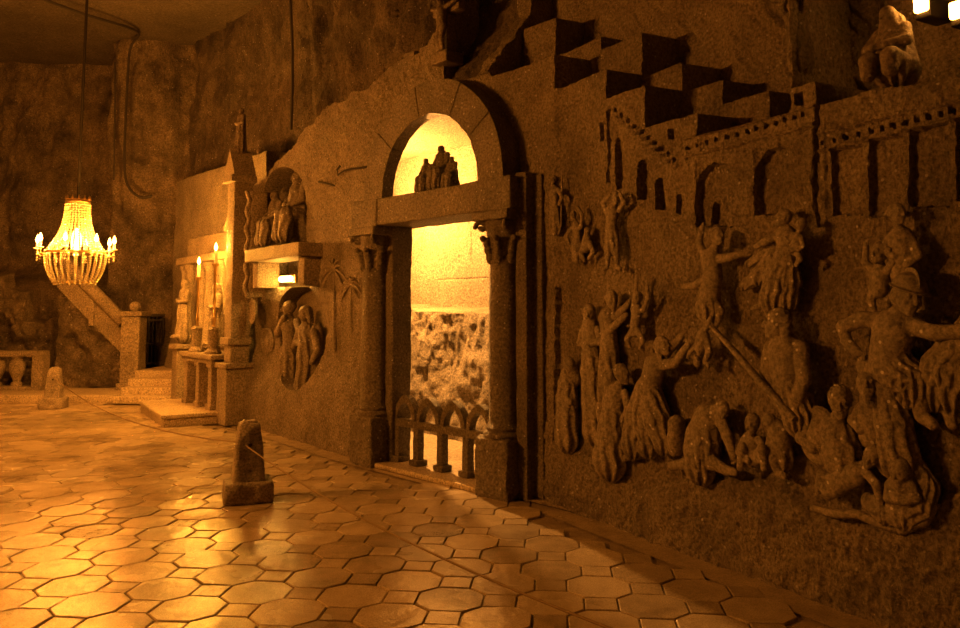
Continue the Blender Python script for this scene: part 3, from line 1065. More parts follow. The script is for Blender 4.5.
def build_passage():
    def strip(name, a, b, z1, amp, lower=None, step=0.02, z0=-0.02):
        a, b = np.array(fp_world(*a, 0)[:2]), np.array(fp_world(*b, 0)[:2])
        L = np.linalg.norm(b - a); e = (b - a) / L; n = np.array([e[1], -e[0]])
        us = np.arange(0, L + step, step); zs = np.arange(z0, z1 + step, step)
        U, Z = np.meshgrid(us, zs, indexing='ij')
        W = amp * fbm(U * 2.2, Z * 2.2, 3, 5)
        if lower:
            k = sstep(lower + 0.03, lower - 0.03, Z + 0.04 * fbm(U * 2, U * 0, 5, 2))
            W = W * (0.4 + 0.9 * k) + 0.30 * k + k * (0.016 * fbm(U * 14, Z * 9, 1, 3))
            W = W - 0.012 * ((np.abs(U - 1.9) < 0.02) & (Z > lower + .1) & (Z < 2.9)) - 0.014 * ((np.abs(Z - 2.0) < 0.015) & (U > 1.2)) \
                - 0.012 * ((np.abs(U - 1.25) < 0.02) & (Z > lower + .1))
        o = grid_mesh(name, a[0] + e[0] * U + n[0] * W, a[1] + e[1] * U + n[1] * W, Z, None, 'passage')
        if lower:        # bare rough rock below, smoothed above; lamp falloff painted as a darker lower colour
            o.data.materials.append(M['altar'])
            o.data.polygons.foreach_set('material_index', (Z < lower)[:-1, :-1].astype(np.int32).ravel())
        return o
    strip('wall_passage_back', (-4.7, -1.75), (0.6, -1.75), 3.75, 0.035, 1.62)
    strip('wall_passage_left', (-2.95, -0.2), (-4.7, -1.8), 3.75, 0.04)
    strip('wall_passage_right', (0.2, -1.8), (-0.25, -0.4), 3.75, 0.04)
    mb = MB()
    q = [fp_world(-4.8, -1.9, 0), fp_world(0.7, -1.9, 0), fp_world(0.7, 0.16, 0), fp_world(-2.6, 0.16, 0)]
    mb.add([(x, y, 0.012) for x, y, _ in q], [(0, 1, 2, 3)])
    tag(mb.build('floor_passage', M['step']), kind='structure')
    mb = MB(); q = [fp_world(-4.8, -1.9, 0), fp_world(0.7, -1.9, 0), fp_world(0.7, -0.36, 0), fp_world(-3.4, -0.36, 0)]
    mb.add([(x, y, 3.74) for x, y, _ in q], [(3, 2, 1, 0)])
    tag(mb.build('ceiling_passage', M['passage']), kind='structure')


build_passage()


# ================================================================== THE PORTAL
def build_portal():
    C = -1.27
    t = thing('stone_portal', 'carved stone portal with two columns, heavy lintel and round arch around the lit passage', 'portal',
              FP.world(C, 0, 0), FP.rot)
    P = M['portal']
    uc = (-2.26 - C, -0.285 - C)
    for k, x in enumerate(uc):
        MB().rbox((x, -0.09, 0.245), (0.40, 0.42, 0.51), 0.018, 0.018, 0.012, freq=22).build('plinth', P, t)
        c = MB().lathe([(0.0, 0.5), (0.185, 0.5), (0.195, 0.525), (0.185, 0.55), (0.165, 0.56), (0.175, 0.585), (0.16, 0.61), (0.146, 0.63),
                        (0.147, 0.9), (0.147, 1.2), (0.146, 1.5), (0.142, 1.8), (0.138, 2.0), (0.15, 2.015), (0.15, 2.04), (0.0, 2.04)],
                       (x, -0.115, 0), 32, 0.004).build('column_shaft', P, t)
        B = Body()
        cx, cy = x, -0.115
        B.cone((cx, cy, 2.03), (cx, cy, 2.38), 0.135, 0.175, 0.01)
        for a in range(8):
            an = a * math.pi / 4 + 0.39
            d = np.array([math.cos(an), math.sin(an), 0])
            b0 = np.array([cx, cy, 2.06]) + d * 0.14
            for s0, r0 in ((0.0, 0.036), (0.07, 0.034), (0.13, 0.03)):
                B.ell(b0 + np.array([0, 0, s0]) + d * s0 * 0.25, (r0 * 1.1, r0 * 1.1, r0 * 1.6), 0.008)
            B.ell(b0 + np.array([0, 0, 0.17]) + d * 0.07, (0.03, 0.03, 0.026), 0.008)
        for a in range(4):
            an = a * math.pi / 2 + math.pi / 4
            d = np.array([math.cos(an), math.sin(an), 0])
            s = np.array([-d[1], d[0], 0])
            ctr = np.array([cx, cy, 2.335]) + d * 0.21
            for q in range(14):
                th = q / 13 * 3.6 * math.pi / 2
                rr = 0.058 * (1 - q / 16)
                B.ell(ctr + d * rr * math.cos(th) + np.array([0, 0, rr * math.sin(th)]), (0.022, 0.022, 0.022), 0.006)
        B.build('capital', P, 0.0075, None, t)
        MB().rbox((x, -0.10, 2.43), (0.46, 0.44, 0.085), 0.015, 0.05, 0.004).build('abacus', P, t)
    # lintel and its end blocks
    MB().rbox(((-2.02 - 0.52) / 2 - C, -0.02, 2.62), (1.56, 0.50, 0.28), 0.014, 0.04, 0.006).build('lintel', P, t)
    MB().rbox((-2.27 - C, -0.07, 2.615), (0.46, 0.42, 0.30), 0.014, 0.04, 0.006).build('lintel_block', P, t)
    MB().rbox((-0.29 - C, -0.07, 2.62), (0.47, 0.42, 0.29), 0.014, 0.04, 0.006).build('lintel_block', P, t)
    # jambs behind the columns
    MB().rbox((-2.20 - C, 0.04, 1.24), (0.40, 0.26, 2.5), 0.02, 0.05, 0.01).build('jamb', P, t)
    MB().rbox((-0.32 - C, 0.04, 1.24), (0.40, 0.26, 2.5), 0.02, 0.05, 0.01).build('jamb', P, t)
    # outer pilaster on the right, in two steps
    MB().rbox((-0.045 - C, 0.0, 1.40), (0.13, 0.32, 2.80), 0.012, 0.05, 0.006).build('pilaster', P, t)
    MB().rbox((0.065 - C, 0.05, 1.40), (0.11, 0.24, 2.76), 0.012, 0.05, 0.006).build('pilaster', P, t)
    MB().rbox((-2.50 - C, 0.03, 1.40), (0.10, 0.22, 2.76), 0.012, 0.05, 0.006).build('pilaster', P, t)
    # voussoirs
    z0, ri, ro = 2.78, 0.745, 1.08
    cuts = [-2, 34, 62, 100, 140, 182]
    for k in range(len(cuts) - 1):
        a0, a1 = R(cuts[k] + 0.4), R(cuts[k + 1] - 0.4)
        n, nr, nw = max(6, int((a1 - a0) / 0.055)), 6, 9
        V, F = [], []
        ws = np.linspace(-0.23, 0.03, nw + 1)
        wi = np.linspace(-0.23, -0.08, 6)
        rs = np.linspace(ri, ro, nr + 1)
        ring = [(r_, ws[0]) for r_ in rs] + [(ro, w_) for w_ in ws[1:]] + [(r_, 0.03 - 0.11 * (ro - r_) / (ro - ri)) for r_ in rs[::-1][1:]] + [(ri, w_) for w_ in wi[::-1][1:-1]]
        m = len(ring)
        for i in range(n + 1):
            th = a0 + (a1 - a0) * i / n
            for (r_, w_) in ring:
                rr = r_ + 0.006 * float(fbm(th * 9, r_ * 9, w_ * 9, 2))
                V.append((rr * math.cos(th), w_ + (0.006 * float(fbm(th * 8, r_ * 8, 3, 2)) if w_ in (ws[0],) else 0), z0 + rr * math.sin(th)))
        for i in range(n):
            for j in range(m):
                a, b = i * m + j, i * m + (j + 1) % m
                F.append((a, a + m, b + m, b))
        F.append(tuple(range(m))); F.append(tuple(n * m + j for j in range(m))[::-1])
        MB().add(V, F).build('voussoir', P, t, sharp=35)
    MB().rbox((-1.27 - C, -0.08, 0.02), (1.62, 0.34, 0.05), 0.012, 0.06, 0.004).build('threshold', M['step'], t)
    return t


build_portal()


def build_railing():
    # low openwork fence of pointed arches across the doorway
    u0, u1 = -2.03, -0.53
    t = thing('stone_railing', 'low openwork stone railing of pointed arches across the lit doorway', 'railing', FP.world((u0 + u1) / 2, 0.0, 0.045), FP.rot)
    L = u1 - u0; n = 4; w = L / n
    MB().rbox((0, 0, 0.40), (L, 0.10, 0.075), 0.012, 0.05, 0.003).build('rail', M['portal'], t)
    for k in range(n + 1):
        x = -L / 2 + w * k
        if k == 0: x += 0.05
        if k == n: x -= 0.05
        p = MB().rbox((x, 0, 0.20), (0.085, 0.085, 0.34), 0.012, 0.05, 0.003).build('post', M['portal'], t)
        MB().rbox((x, 0, 0.03), (0.14, 0.14, 0.06), 0.012, 0.05, 0.003).build('post_base', M['portal'], p)
    for k in range(n):
        xc = -L / 2 + w * (k + 0.5)
        half = w / 2 - 0.008
        th = 0.05
        path = []
        Rr = half * 1.55
        def pointed(sc, off=0.0):
            pts = []
            h = half * sc
            rr = h * 1.5
            amax = math.acos((rr - h) / rr)
            for i in range(11):
                a = amax * i / 10
                pts.append((h - rr + rr * math.cos(a), rr * math.sin(a)))
            return [(xc + p[0], 0.435 + p[1] + off) for p in pts] + [(xc - p[0], 0.435 + p[1] + off) for p in pts[::-1][1:]]
        outer, inner = pointed(1.0), pointed(0.70)
        mb = MB()
        V, F = [], []
        N = len(outer)
        for o_, i_ in zip(outer, inner):
            V += [(o_[0], -0.04, o_[1]), (o_[0], 0.04, o_[1]), (i_[0], 0.04, i_[1]), (i_[0], -0.04, i_[1])]
        for i in range(N - 1):
            for j in range(4):
                a, b = i * 4 + j, i * 4 + (j + 1) % 4
                F.append((a, b, b + 4, a + 4))
        F += [(3, 2, 1, 0), tuple((N - 1) * 4 + j for j in range(4))]
        mb.add(V, F).build('pointed_arch', M['portal'], t)


build_railing()

# lamp hidden behind the left jamb, lighting the passage and the tympanum
lt = thing('passage_lamp', 'bright lamp tucked behind the left side of the arch', 'lamp', FP.world(-3.56, -0.85, 3.25), FP.rot)
MB().lathe([(0.05, 0.10), (0.055, 0.02), (0.03, 0.0)], seg=14).build('socket', M['iron'], lt)
MB().ball((0, 0, -0.05), 0.06).build('bulb', M['bulb'], lt)
MB().tube([(0, 0, 0.10), (0, 0, 0.49)], 0.012).build('hanger', M['iron'], lt)
lamp('passage_light', (0, 0.02, -0.14), 1250, 0.06, (1.0, 0.41, 0.08), lt)


# ================================================================== STATUES standing free
def statue(name, label, cat, loc, rot, H, parts, mat, h, group=None):
    """parts are in units of H (local x along, y into the wall, z up)."""
    B = Body()
    for s in parts:
        if s[0] == 'h': B.head(np.array(s[1]) * H, s[2] * H, *s[3:])
        elif s[0] == 'c': B.chain([tuple(np.array(q) * H) for q in s[1]], 0.012)
        elif s[0] == 'r': B.chain([tuple(np.array(q) * H) for q in s[1]], 0.014, (s[2], s[3]))
        elif s[0] == 'e': B.ell(np.array(s[1]) * H, np.array(s[2]) * H)
        elif s[0] == 'd': B.hand(np.array(s[1]) * H, np.array(s[2]), s[3] * H, s[4] if len(s) > 4 else (0, 0, 1))
    o = B.build(name, M[mat], h, None, None, loc, rot, 0.0015)
    zmin = min(v.co.z for v in o.data.vertices)
    o.location.z -= zmin
    return tag(o, label, cat, group)


SEATED = lambda yaw, hair: [('h', (0, -0.05, 0.88), 0.085, yaw, 8, 0, hair), ('c', [(0, 0, 0.62, 0.13), (0, 0, 0.74, 0.12), (0, -0.02, 0.82, 0.05)]),
                            ('r', [(0, 0, 0.66, 0.16), (0, 0.0, 0.45, 0.17), (0, -0.02, 0.3, 0.19)], 9, 0.09),
                            ('r', [(-0.09, -0.05, 0.32, 0.11), (-0.1, -0.24, 0.33, 0.10), (-0.1, -0.26, 0.02, 0.11)], 6, 0.12),
                            ('r', [(0.09, -0.05, 0.32, 0.11), (0.1, -0.24, 0.33, 0.10), (0.1, -0.26, 0.02, 0.11)], 6, 0.12),
                            ('c', [(-0.17, 0, 0.74, 0.065), (-0.22, -0.06, 0.54, 0.055), (-0.08, -0.2, 0.47, 0.045)]),
                            ('c', [(0.17, 0, 0.74, 0.065), (0.22, -0.06, 0.54, 0.055), (0.08, -0.2, 0.45, 0.045)]),
                            ('d', (-0.08, -0.2, 0.47), (1, -.3, -.1), 0.11), ('d', (0.08, -0.2, 0.45), (-1, -.3, 0), 0.11),
                            ('c', [(0, 0.0, 0.3, 0.2), (0, 0.05, 0.1, 0.2), (0, 0.05, 0.04, 0.2)])]
STANDING = lambda yaw, hair: [('h', (0, -0.01, 0.915), 0.068, yaw, 4, 0, hair), ('c', [(0, 0, 0.60, 0.085), (0, 0, 0.74, 0.095), (0, 0, 0.86, 0.035)]),
                              ('c', [(-0.11, 0, 0.78, 0.05), (0.11, 0, 0.78, 0.05)]),
                              ('r', [(0, 0, 0.66, 0.10), (0, 0, 0.4, 0.115), (0, 0, 0.03, 0.135)], 8, 0.13),
                              ('c', [(-0.13, 0, 0.78, 0.045), (-0.16, -0.03, 0.62, 0.04), (-0.05, -0.12, 0.62, 0.03)]),
                              ('c', [(0.13, 0, 0.78, 0.045), (0.16, -0.03, 0.62, 0.04), (0.05, -0.12, 0.60, 0.03)]),
                              ('d', (-0.05, -0.12, 0.62), (.8, -.3, .6), 0.08), ('d', (0.05, -0.12, 0.60), (-.8, -.3, .6), 0.08),
                              ('c', [(-0.06, -0.1, 0.02, 0.04), (-0.07, -0.17, 0.01, 0.03)]), ('c', [(0.06, -0.1, 0.02, 0.04), (0.07, -0.17, 0.01, 0.03)])]

# three small figures on the lintel against the lit niche
for (u, w, H, yw, hr, lab) in [(-1.52, 0.02, 0.34, 30, 'veil', 'small veiled figure kneeling on the portal lintel, leftmost of the three'),
                               (-1.32, -0.02, 0.44, 0, 'short', 'small seated figure in the middle of the three on the portal lintel'),
                               (-1.12, 0.02, 0.31, -40, 'short', 'smallest figure on the portal lintel, at the right end of the three')]:
    statue('lintel_statue', lab, 'statue', FP.world(u, w, 2.755), FP.rot, H, SEATED(yw, hr), 'portal', 0.0075, 'figures on the portal lintel')


# ================================================================== LEFT NICHES
def left_u(x, y, w=0.0):
    return FL.uz(x, y, w)


# ledge under the upper niche
ul, zl, _ = left_u(249, 262, 0.26); ur, zr, _ = left_u(303, 249, 0.26)
led = thing('stone_ledge', 'thick stone ledge on two brackets under the upper wall niche', 'ledge', FL.world((ul + ur) / 2, 0.0, (zl + zr) / 2 - 0.12), FL.rot)
LW = ur - ul
MB().rbox((0, -0.10, 0.16), (LW, 0.44, 0.17), 0.012, 0.05, 0.005).build('slab', M['altar'], led)
for s in (-1, 1):
    MB().rbox((s * (LW / 2 - 0.13), -0.06, -0.10), (0.17, 0.32, 0.36), 0.012, 0.05, 0.005).build('bracket', M['altar'], led)
ztop = (zl + zr) / 2 - 0.12 + 0.245
for (x, yaw, hair, H, lab) in [(273, 20, 'veil', 0.74, 'veiled seated figure in the upper left niche, nearer the candlesticks'),
                               (296, -10, 'short', 0.90, 'taller seated figure in the upper left niche, on the portal side')]:
    u, z, _ = left_u(x, 250, -0.06)
    statue('niche_statue', lab, 'statue', FL.world(u, -0.10, ztop), FL.rot, H, SEATED(yaw, hair), 'relief', 0.0085, 'seated statues in the upper niche')
# back figures of the upper niche, carved in its rear
relief('niche_relief', 'small standing figure carved at the back of the upper left niche', 'relief figure', FL,
       [('h', 285, 188, 5, 0.04, 10, 0, 0, 'short'), ('r', [(285, 196, 6, 0.02), (285, 214, 8, 0.02), (285, 235, 9, 0.02)], 6, 0.1)], 'relief', 0.46, wadd=-0.36, h=0.0085)

# lamp in the recess under the ledge
u, z, _ = left_u(287, 279, -0.1)
nl = thing('niche_lamp', 'small lit lamp in the recess under the left stone ledge', 'lamp', FL.world(u, -0.08, z), FL.rot)
mbx = MB().tube([(-0.15, 0, 0), (0.15, 0, 0)], 0.042, 12)
mbx.build('tube', M['bulb'], nl)
MB().rbox((0, 0.06, 0.0), (0.40, 0.03, 0.11), 0.006).build('holder', M['brass'], nl)
lamp('niche_light', (0.0, -0.10, -0.06), 14, 0.05, (1.0, 0.45, 0.06), nl)
# lower niche: two figures
relief('niche_relief', 'bare-shouldered figure on the left of the lower oval niche, hand to mouth', 'relief figure', FL,
       [('h', 289, 308, 7, 0.10, -30, 10, 0, 'short'), ('c', [(289, 316, 4, .08), (290, 325, 9, 0.06), (291, 342, 7.5, 0.06), (290, 352, 8, 0.06)]),
        ('c', [(283, 322, 4, .1), (278, 334, 3.5, 0.14), (284, 318, 3, 0.17)]), ('c', [(297, 322, 4, .08), (301, 337, 3.5, 0.1), (294, 346, 3, 0.14)]),
        ('r', [(290, 350, 9, 0.06), (289, 368, 10, 0.06), (289, 385, 11, 0.06)], 8, 0.14), ('d', 294, 346, -4, 3, 6, .14),
        ('c', [(284, 384, 3.5, .12), (281, 386, 3, .17)])], 'relief', 0.30, wadd=-0.17, h=0.008)
relief('niche_relief', 'long-cloaked figure on the right of the lower oval niche, head bowed', 'relief figure', FL,
       [('h', 305, 313, 7, 0.12, -50, 15, 0, 'long'), ('c', [(306, 321, 4, .08), (307, 331, 9, 0.06), (308, 348, 9, 0.06)]),
        ('c', [(300, 330, 4, .1), (296, 342, 3.5, .14), (303, 345, 3, .17)]), ('d', 303, 345, -5, -2, 6, .17),
        ('r', [(309, 334, 10, 0.05), (310, 358, 12, 0.06), (308, 386, 12, 0.05)], 9, 0.15), ('c', [(314, 332, 4, .08), (318, 350, 4, .1), (312, 362, 3, .12)]),
        ('r', [(317, 330, 6, 0.02), (320, 350, 6, 0.0), (318, 374, 5, 0.0)], 5, 0.12)], 'relief', 0.30, wadd=-0.17, h=0.008)
ud, zd, _ = left_u(263, 342)
d = MB()
d.lathe([(0.0, 0), (0.19, 0), (0.20, 0.03), (0.17, 0.055), (0.15, 0.035), (0.09, 0.035), (0.07, 0.06), (0.0, 0.07)], seg=28)
d.v = [(x, -z_ + 0.03, y) for x, y, z_ in d.v]
tag(d.build('carved_disc', M['relief'], None, FL.world(ud, -0.07, zd), FL.rot), 'round carved disc left of the lower oval niche', 'relief')


# palm trees in low relief
def palm(x, yb, yt, r, label):
    ub, zb, sb = left_u(x, yb); ut, zt, st = left_u(x - 1, yt)
    t = thing('palm_relief', label, 'relief tree', FL.world(ub, 0.0, zb), FL.rot, 'carved palms')
    H = zt - zb; dx = ut - ub
    MB().tube([(dx * k / 8, 0.0, H * k / 8) for k in range(9)], [0.030 * (1 - k / 14) for k in range(9)], 8).build('trunk', M['relief'], t)
    m = MB()
    for a in range(9):
        an = R(-20 + a * 27.5)
        pts = []
        for q in range(6):
            f = q / 5
            pts.append((dx + r * f * math.cos(an), -0.004 - 0.012 * math.sin(math.pi * f), H + r * f * math.sin(an) * (0.9) - 0.5 * r * f * f))
        m.tube(pts, [0.007, 0.016, 0.019, 0.017, 0.012, 0.003], 6)
    m.build('fronds', M['relief'], t)


palm(335, 352, 270, 0.34, 'tall carved palm tree standing free right of the lower niche')
palm(352, 330, 285, 0.24, 'middle-sized carved palm next to the left portal column')


def iron_bar(name, label, pix, w, r, cat):
    pts = []
    for (x, y, ww) in pix:
        u, z, _ = left_u(x, y, ww); pts.append(FL.world(u, ww, z))
    o = Vector(pts[0])
    m = MB().tube([Vector(p) - o for p in pts], r, 8)
    return tag(m.build(name, M['iron'], None, o), label, cat)


iron_bar('iron_bracket', 'thin iron bracket with a loop sticking out left of the arch', [(340, 166, 0.05), (337, 170, 0.06), (338, 175, 0.05), (344, 171, 0.05), (352, 169, 0.04), (367, 167, 0.0)], 0, 0.013, 'bracket')
iron_bar('iron_peg', 'short iron peg in the wall above the left palms', [(319, 182, 0.03), (328, 184, 0.03), (336, 186, -0.01)], 0, 0.014, 'peg')
# barred vent high on the wall
uv, zv, _ = left_u(386, 13, -0.7)
t = thing('wall_vent', 'dark barred vent opening high on the rock above the left wall', 'vent', FL.world(uv, -0.80, zv), FL.rot)
MB().rbox((0, 0.02, 0), (0.34, 0.06, 0.42), 0.008).build('backing', M['cable'], t)
for k in range(5):
    MB().rbox((0, -0.03, -0.16 + 0.08 * k), (0.36, 0.03, 0.025), 0.006).build('slat', M['iron'], t)


# ================================================================== THE RELIEF ON THE RIGHT WALL
G = 'figures of the carved wall relief'


def rel(label, spec, **k):
    return relief('relief_figure', label, 'relief figure', FR, spec, group=G, flat=0.85, squash=0.62, **k)


def ground(x, yb):
    return 0


# faint small figures at the far left, top
rel('tiny shallow figure with a staff at the relief\'s upper left edge, next to the portal',
    [('h', 553, 180, 4, .03, 20, 0, 0, 'short'), ('c', [(553, 185, 2.5, .02), (554, 192, 5.5, .02), (554, 204, 4.5, .02)]), ('r', [(554, 204, 5, .01), (555, 216, 5.5, .01), (556, 228, 6, .01)], 5, .12),
     ('c', [(558, 190, 2.4, .03), (562, 197, 2.1, .05), (559, 204, 1.8, .05)]), ('c', [(562, 176, 1, .03), (561, 226, 1, .02)])])
rel('small shallow figure bending at the upper left of the relief',
    [('h', 573, 216, 4.2, .03, 30, 10, 10, 'short'), ('c', [(575, 221, 2.5, .02), (577, 229, 5, .02), (577, 238, 5, .02)]), ('c', [(572, 228, 2.2, .03), (566, 236, 2, .04), (569, 243, 1.8, .04)]),
     ('r', [(577, 238, 5, .02), (577, 248, 6, .01), (578, 256, 6, .01)], 5, .12), ('c', [(581, 227, 2.2, .03), (582, 215, 2, .05), (578, 208, 1.8, .05)])])
rel('tiny crouching figure low between two upright figures in the relief\'s upper left',
    [('h', 587, 232, 4.2, .04, 0, 10, 0, 'short'), ('c', [(587, 238, 5, .02), (586, 246, 6, .02)]), ('c', [(590, 244, 3, .03), (593, 252, 2.4, .04), (589, 258, 2, .03)]), ('c', [(584, 246, 3, .03), (581, 254, 2.4, .04), (584, 260, 2, .03)])])
rel('slim figure standing with both hands raised to its head, under the slit window',
    [('h', 616, 198, 5.5, .07, 40, 0, 0, 'short'), ('c', [(614, 204, 2.6, .05), (612, 212, 7, .05), (611, 225, 5.5, .05), (612, 238, 6.5, .05)]),
     ('c', [(606, 211, 2.8, .06), (603, 203, 2.5, .09), (610, 195, 2, .10)]), ('c', [(619, 210, 2.8, .06), (624, 202, 2.5, .09), (620, 194, 2, .10)]),
     ('c', [(609, 238, 4, .05), (608, 252, 3.4, .06), (607, 267, 2.4, .05), (604, 269, 2.2, .08)]), ('c', [(615, 238, 4, .05), (616, 252, 3.4, .06), (617, 267, 2.4, .05), (620, 269, 2.2, .08)]),
     ('r', [(612, 232, 7, .05), (612, 246, 8, .05)], 7, .12)])
# left group
rel('veiled woman standing still at the left of the relief, looking out',
    [('h', 589, 314, 7.5, .10, 25, 5, 0, 'veil'), ('c', [(590, 326, 9, .07), (591, 340, 9.5, .06), (592, 352, 9, .06)]), ('r', [(591, 345, 10, .05), (592, 372, 12, .05), (594, 402, 13, .04), (595, 430, 13, .03)], 7, .12),
     ('c', [(583, 330, 4, .08), (580, 343, 3.6, .11), (589, 345, 3, .14)]), ('c', [(598, 330, 4, .08), (600, 342, 3.4, .11), (592, 343, 3, .14)]), ('d', 589, 345, 5, -3, 7, .14)])
rel('bearded man beside the veiled woman, both arms reaching towards a lifted child',
    [('h', 612, 300, 8, .10, 55, 0, 0, 'beard'), ('c', [(609, 309, 4, .07), (608, 318, 10, .06), (609, 338, 8.5, .06), (610, 352, 9.5, .05)]),
     ('c', [(602, 318, 4.6, .08), (611, 329, 4, .13), (624, 317, 3, .14)]), ('c', [(614, 317, 4.4, .07), (621, 312, 3.6, .09), (628, 304, 3, .10)]), ('d', 624, 317, 6, -6, 7, .14), ('d', 628, 304, 3, -8, 7, .10),
     ('r', [(609, 345, 10, .05), (609, 372, 11, .05), (607, 398, 12, .03)], 7, .12)])
rel('small child lifted upright with both arms stretched above its head',
    [('h', 638, 298, 5.5, .11, 10, -10, 0, 'short'), ('c', [(638, 304, 2.6, .08), (637, 312, 6, .08), (635, 324, 5.2, .08), (635, 331, 5.8, .08)]), ('c', [(633, 310, 2.8, .09), (635, 295, 2.4, .11), (637, 278, 1.9, .11)]),
     ('c', [(643, 310, 2.8, .09), (648, 298, 2.4, .11), (647, 287, 1.9, .11)]), ('d', 637, 279, 1, -6, 5.5, .11), ('d', 647, 287, -1, -6, 5.5, .11),
     ('c', [(632, 332, 3.4, .09), (627, 339, 2.8, .11), (630, 347, 2, .09)]), ('c', [(638, 332, 3.4, .09), (643, 340, 2.8, .11), (640, 347, 2, .09)])])
rel('stooped hooded figure with folded cloak at the lower left corner of the relief',
    [('h', 569, 367, 7, .08, -20, 25, 0, 'veil'), ('r', [(568, 378, 9, .05), (567, 400, 12, .05), (567, 437, 13, .03)], 7, .13), ('c', [(561, 383, 4, .08), (560, 398, 3.5, .12), (570, 402, 3, .14)])])
rel('dark-haired figure seen from behind with a plain robe, kneeling left of the lunging woman',
    [('h', 622, 374, 8.5, .12, 120, 0, 0, 'short'), ('c', [(619, 385, 4.5, .08), (616, 394, 11, .07), (614, 412, 11, .07)]), ('r', [(614, 405, 12, .07), (612, 430, 15, .06), (610, 458, 18, .05)], 9, .12),
     ('c', [(607, 394, 4.6, .09), (599, 408, 4, .12), (600, 420, 3.2, .14)]), ('d', 600, 420, 3, 7, 8, .14), ('c', [(625, 394, 4.4, .09), (628, 410, 3.8, .12), (622, 420, 3, .15)])])
rel('woman in a long robe lunging with both arms raised to grasp the hanging child',
    [('h', 663, 346, 8.5, .15, 75, -15, -10, 'long'), ('c', [(659, 357, 4.4, .11), (655, 367, 11.5, .09), (650, 384, 10.5, .09), (647, 397, 12, .08)]),
     ('c', [(662, 365, 5, .12), (675, 363, 4.4, .16), (688, 345, 3.3, .17)]), ('c', [(651, 362, 5, .08), (668, 352, 4.2, .10), (681, 337, 3.2, .11)]), ('d', 688, 345, 5, -9, 9, .17), ('d', 681, 337, 4, -9, 9, .11),
     ('r', [(647, 392, 13, .08), (639, 418, 14, .08), (633, 444, 12, .07)], 9, .15), ('r', [(650, 394, 13, .08), (657, 420, 14, .08), (664, 442, 11, .07)], 9, .15), ('r', [(649, 395, 12, .07), (648, 425, 15, .06), (648, 442, 13, .05)], 8, .14),
     ('c', [(632, 444, 4.4, .08), (629, 456, 3.4, .08), (624, 459, 3, .11)]), ('c', [(666, 440, 4.4, .08), (669, 450, 3.2, .08), (674, 453, 3, .11)])])
rel('naked infant dangling upside down above the woman’s hands'.replace('’', "'"),
    [('h', 697, 361, 5, .16, 40, 10, 150, 'short'), ('c', [(699, 353, 2.6, .15), (700, 347, 6, .15), (703, 336, 6.5, .15)]), ('c', [(702, 334, 4, .15), (707, 326, 3.2, .15), (711, 318, 2.3, .15)]),
     ('c', [(706, 338, 4, .15), (709, 351, 3.4, .16), (705, 362, 2.3, .16), (708, 366, 2, .18)]), ('c', [(695, 347, 2.6, .16), (690, 352, 2.2, .18), (688, 357, 1.8, .18)])])
rel('soldier arching backwards high in the relief while gripping the infant by the leg',
    [('h', 718, 237, 8, .13, 60, -20, 15, 'short'), ('c', [(715, 247, 4, .10), (711, 259, 9.5, .09), (713, 277, 9.5, .10), (710, 293, 10, .10), (707, 305, 10, .10)]),
     ('c', [(705, 256, 4.2, .10), (699, 243, 3.6, .13), (702, 228, 2.8, .13)]), ('d', 702, 229, 2, -8, 7, .13), ('c', [(719, 259, 4.2, .10), (730, 257, 3.6, .13), (742, 254, 2.8, .10)]), ('d', 741, 254, 8, -1, 7, .10),
     ('c', [(705, 278, 3.8, .12), (694, 286, 3.2, .14), (683, 287, 2.6, .12)]), ('d', 684, 287, -8, 3, 7, .12),
     ('c', [(706, 305, 7, .11), (704, 316, 5, .12), (708, 326, 3.6, .14)]), ('c', [(713, 303, 6, .10), (720, 312, 4.4, .10), (716, 325, 3.2, .09)]),
     ('r', [(709, 296, 11, .09), (708, 308, 12, .09)], 9, .12), ('e', 727, 300, 6, 6, .05, .08)])
rel('running woman in a billowing pleated skirt, clasping a child on her shoulder',
    [('h', 783, 218, 7.5, .12, -50, -10, 0, 'short'), ('c', [(785, 227, 3.8, .10), (786, 236, 10, .09), (785, 252, 8.5, .09), (784, 262, 10, .09)]),
     ('r', [(784, 258, 10, .09), (779, 280, 14, .08), (774, 299, 13, .07)], 11, .15), ('r', [(787, 258, 9, .08), (788, 280, 12, .07), (787, 300, 10, .06)], 9, .15),
     ('c', [(778, 235, 4, .11), (768, 240, 3.6, .14), (757, 246, 2.8, .12)]), ('d', 757, 246, -8, 3, 7, .12), ('c', [(793, 236, 4, .11), (797, 247, 3.6, .15), (790, 250, 3, .17)]),
     ('r', [(772, 262, 8, .05), (758, 277, 7, .05), (744, 286, 4, .04)], 7, .2), ('r', [(776, 245, 6, .04), (762, 256, 5, .04), (748, 264, 3, .03)], 6, .2),
     ('c', [(765, 300, 4, .09), (759, 306, 3, .10), (753, 308, 2.6, .12)])])
rel('little child carried on the shoulder of the running woman',
    [('h', 801, 225, 5.6, .14, -30, 10, 0, 'short'), ('c', [(799, 232, 2.6, .12), (797, 239, 6.2, .12), (795, 249, 5.8, .12)]), ('c', [(793, 236, 2.5, .13), (788, 241, 2.2, .16), (785, 238, 1.8, .17)]), ('c', [(801, 238, 2.5, .13), (803, 246, 2.2, .15), (798, 250, 1.8, .17)]),
     ('c', [(796, 250, 3.2, .13), (800, 259, 2.7, .15), (796, 265, 2, .14)])])
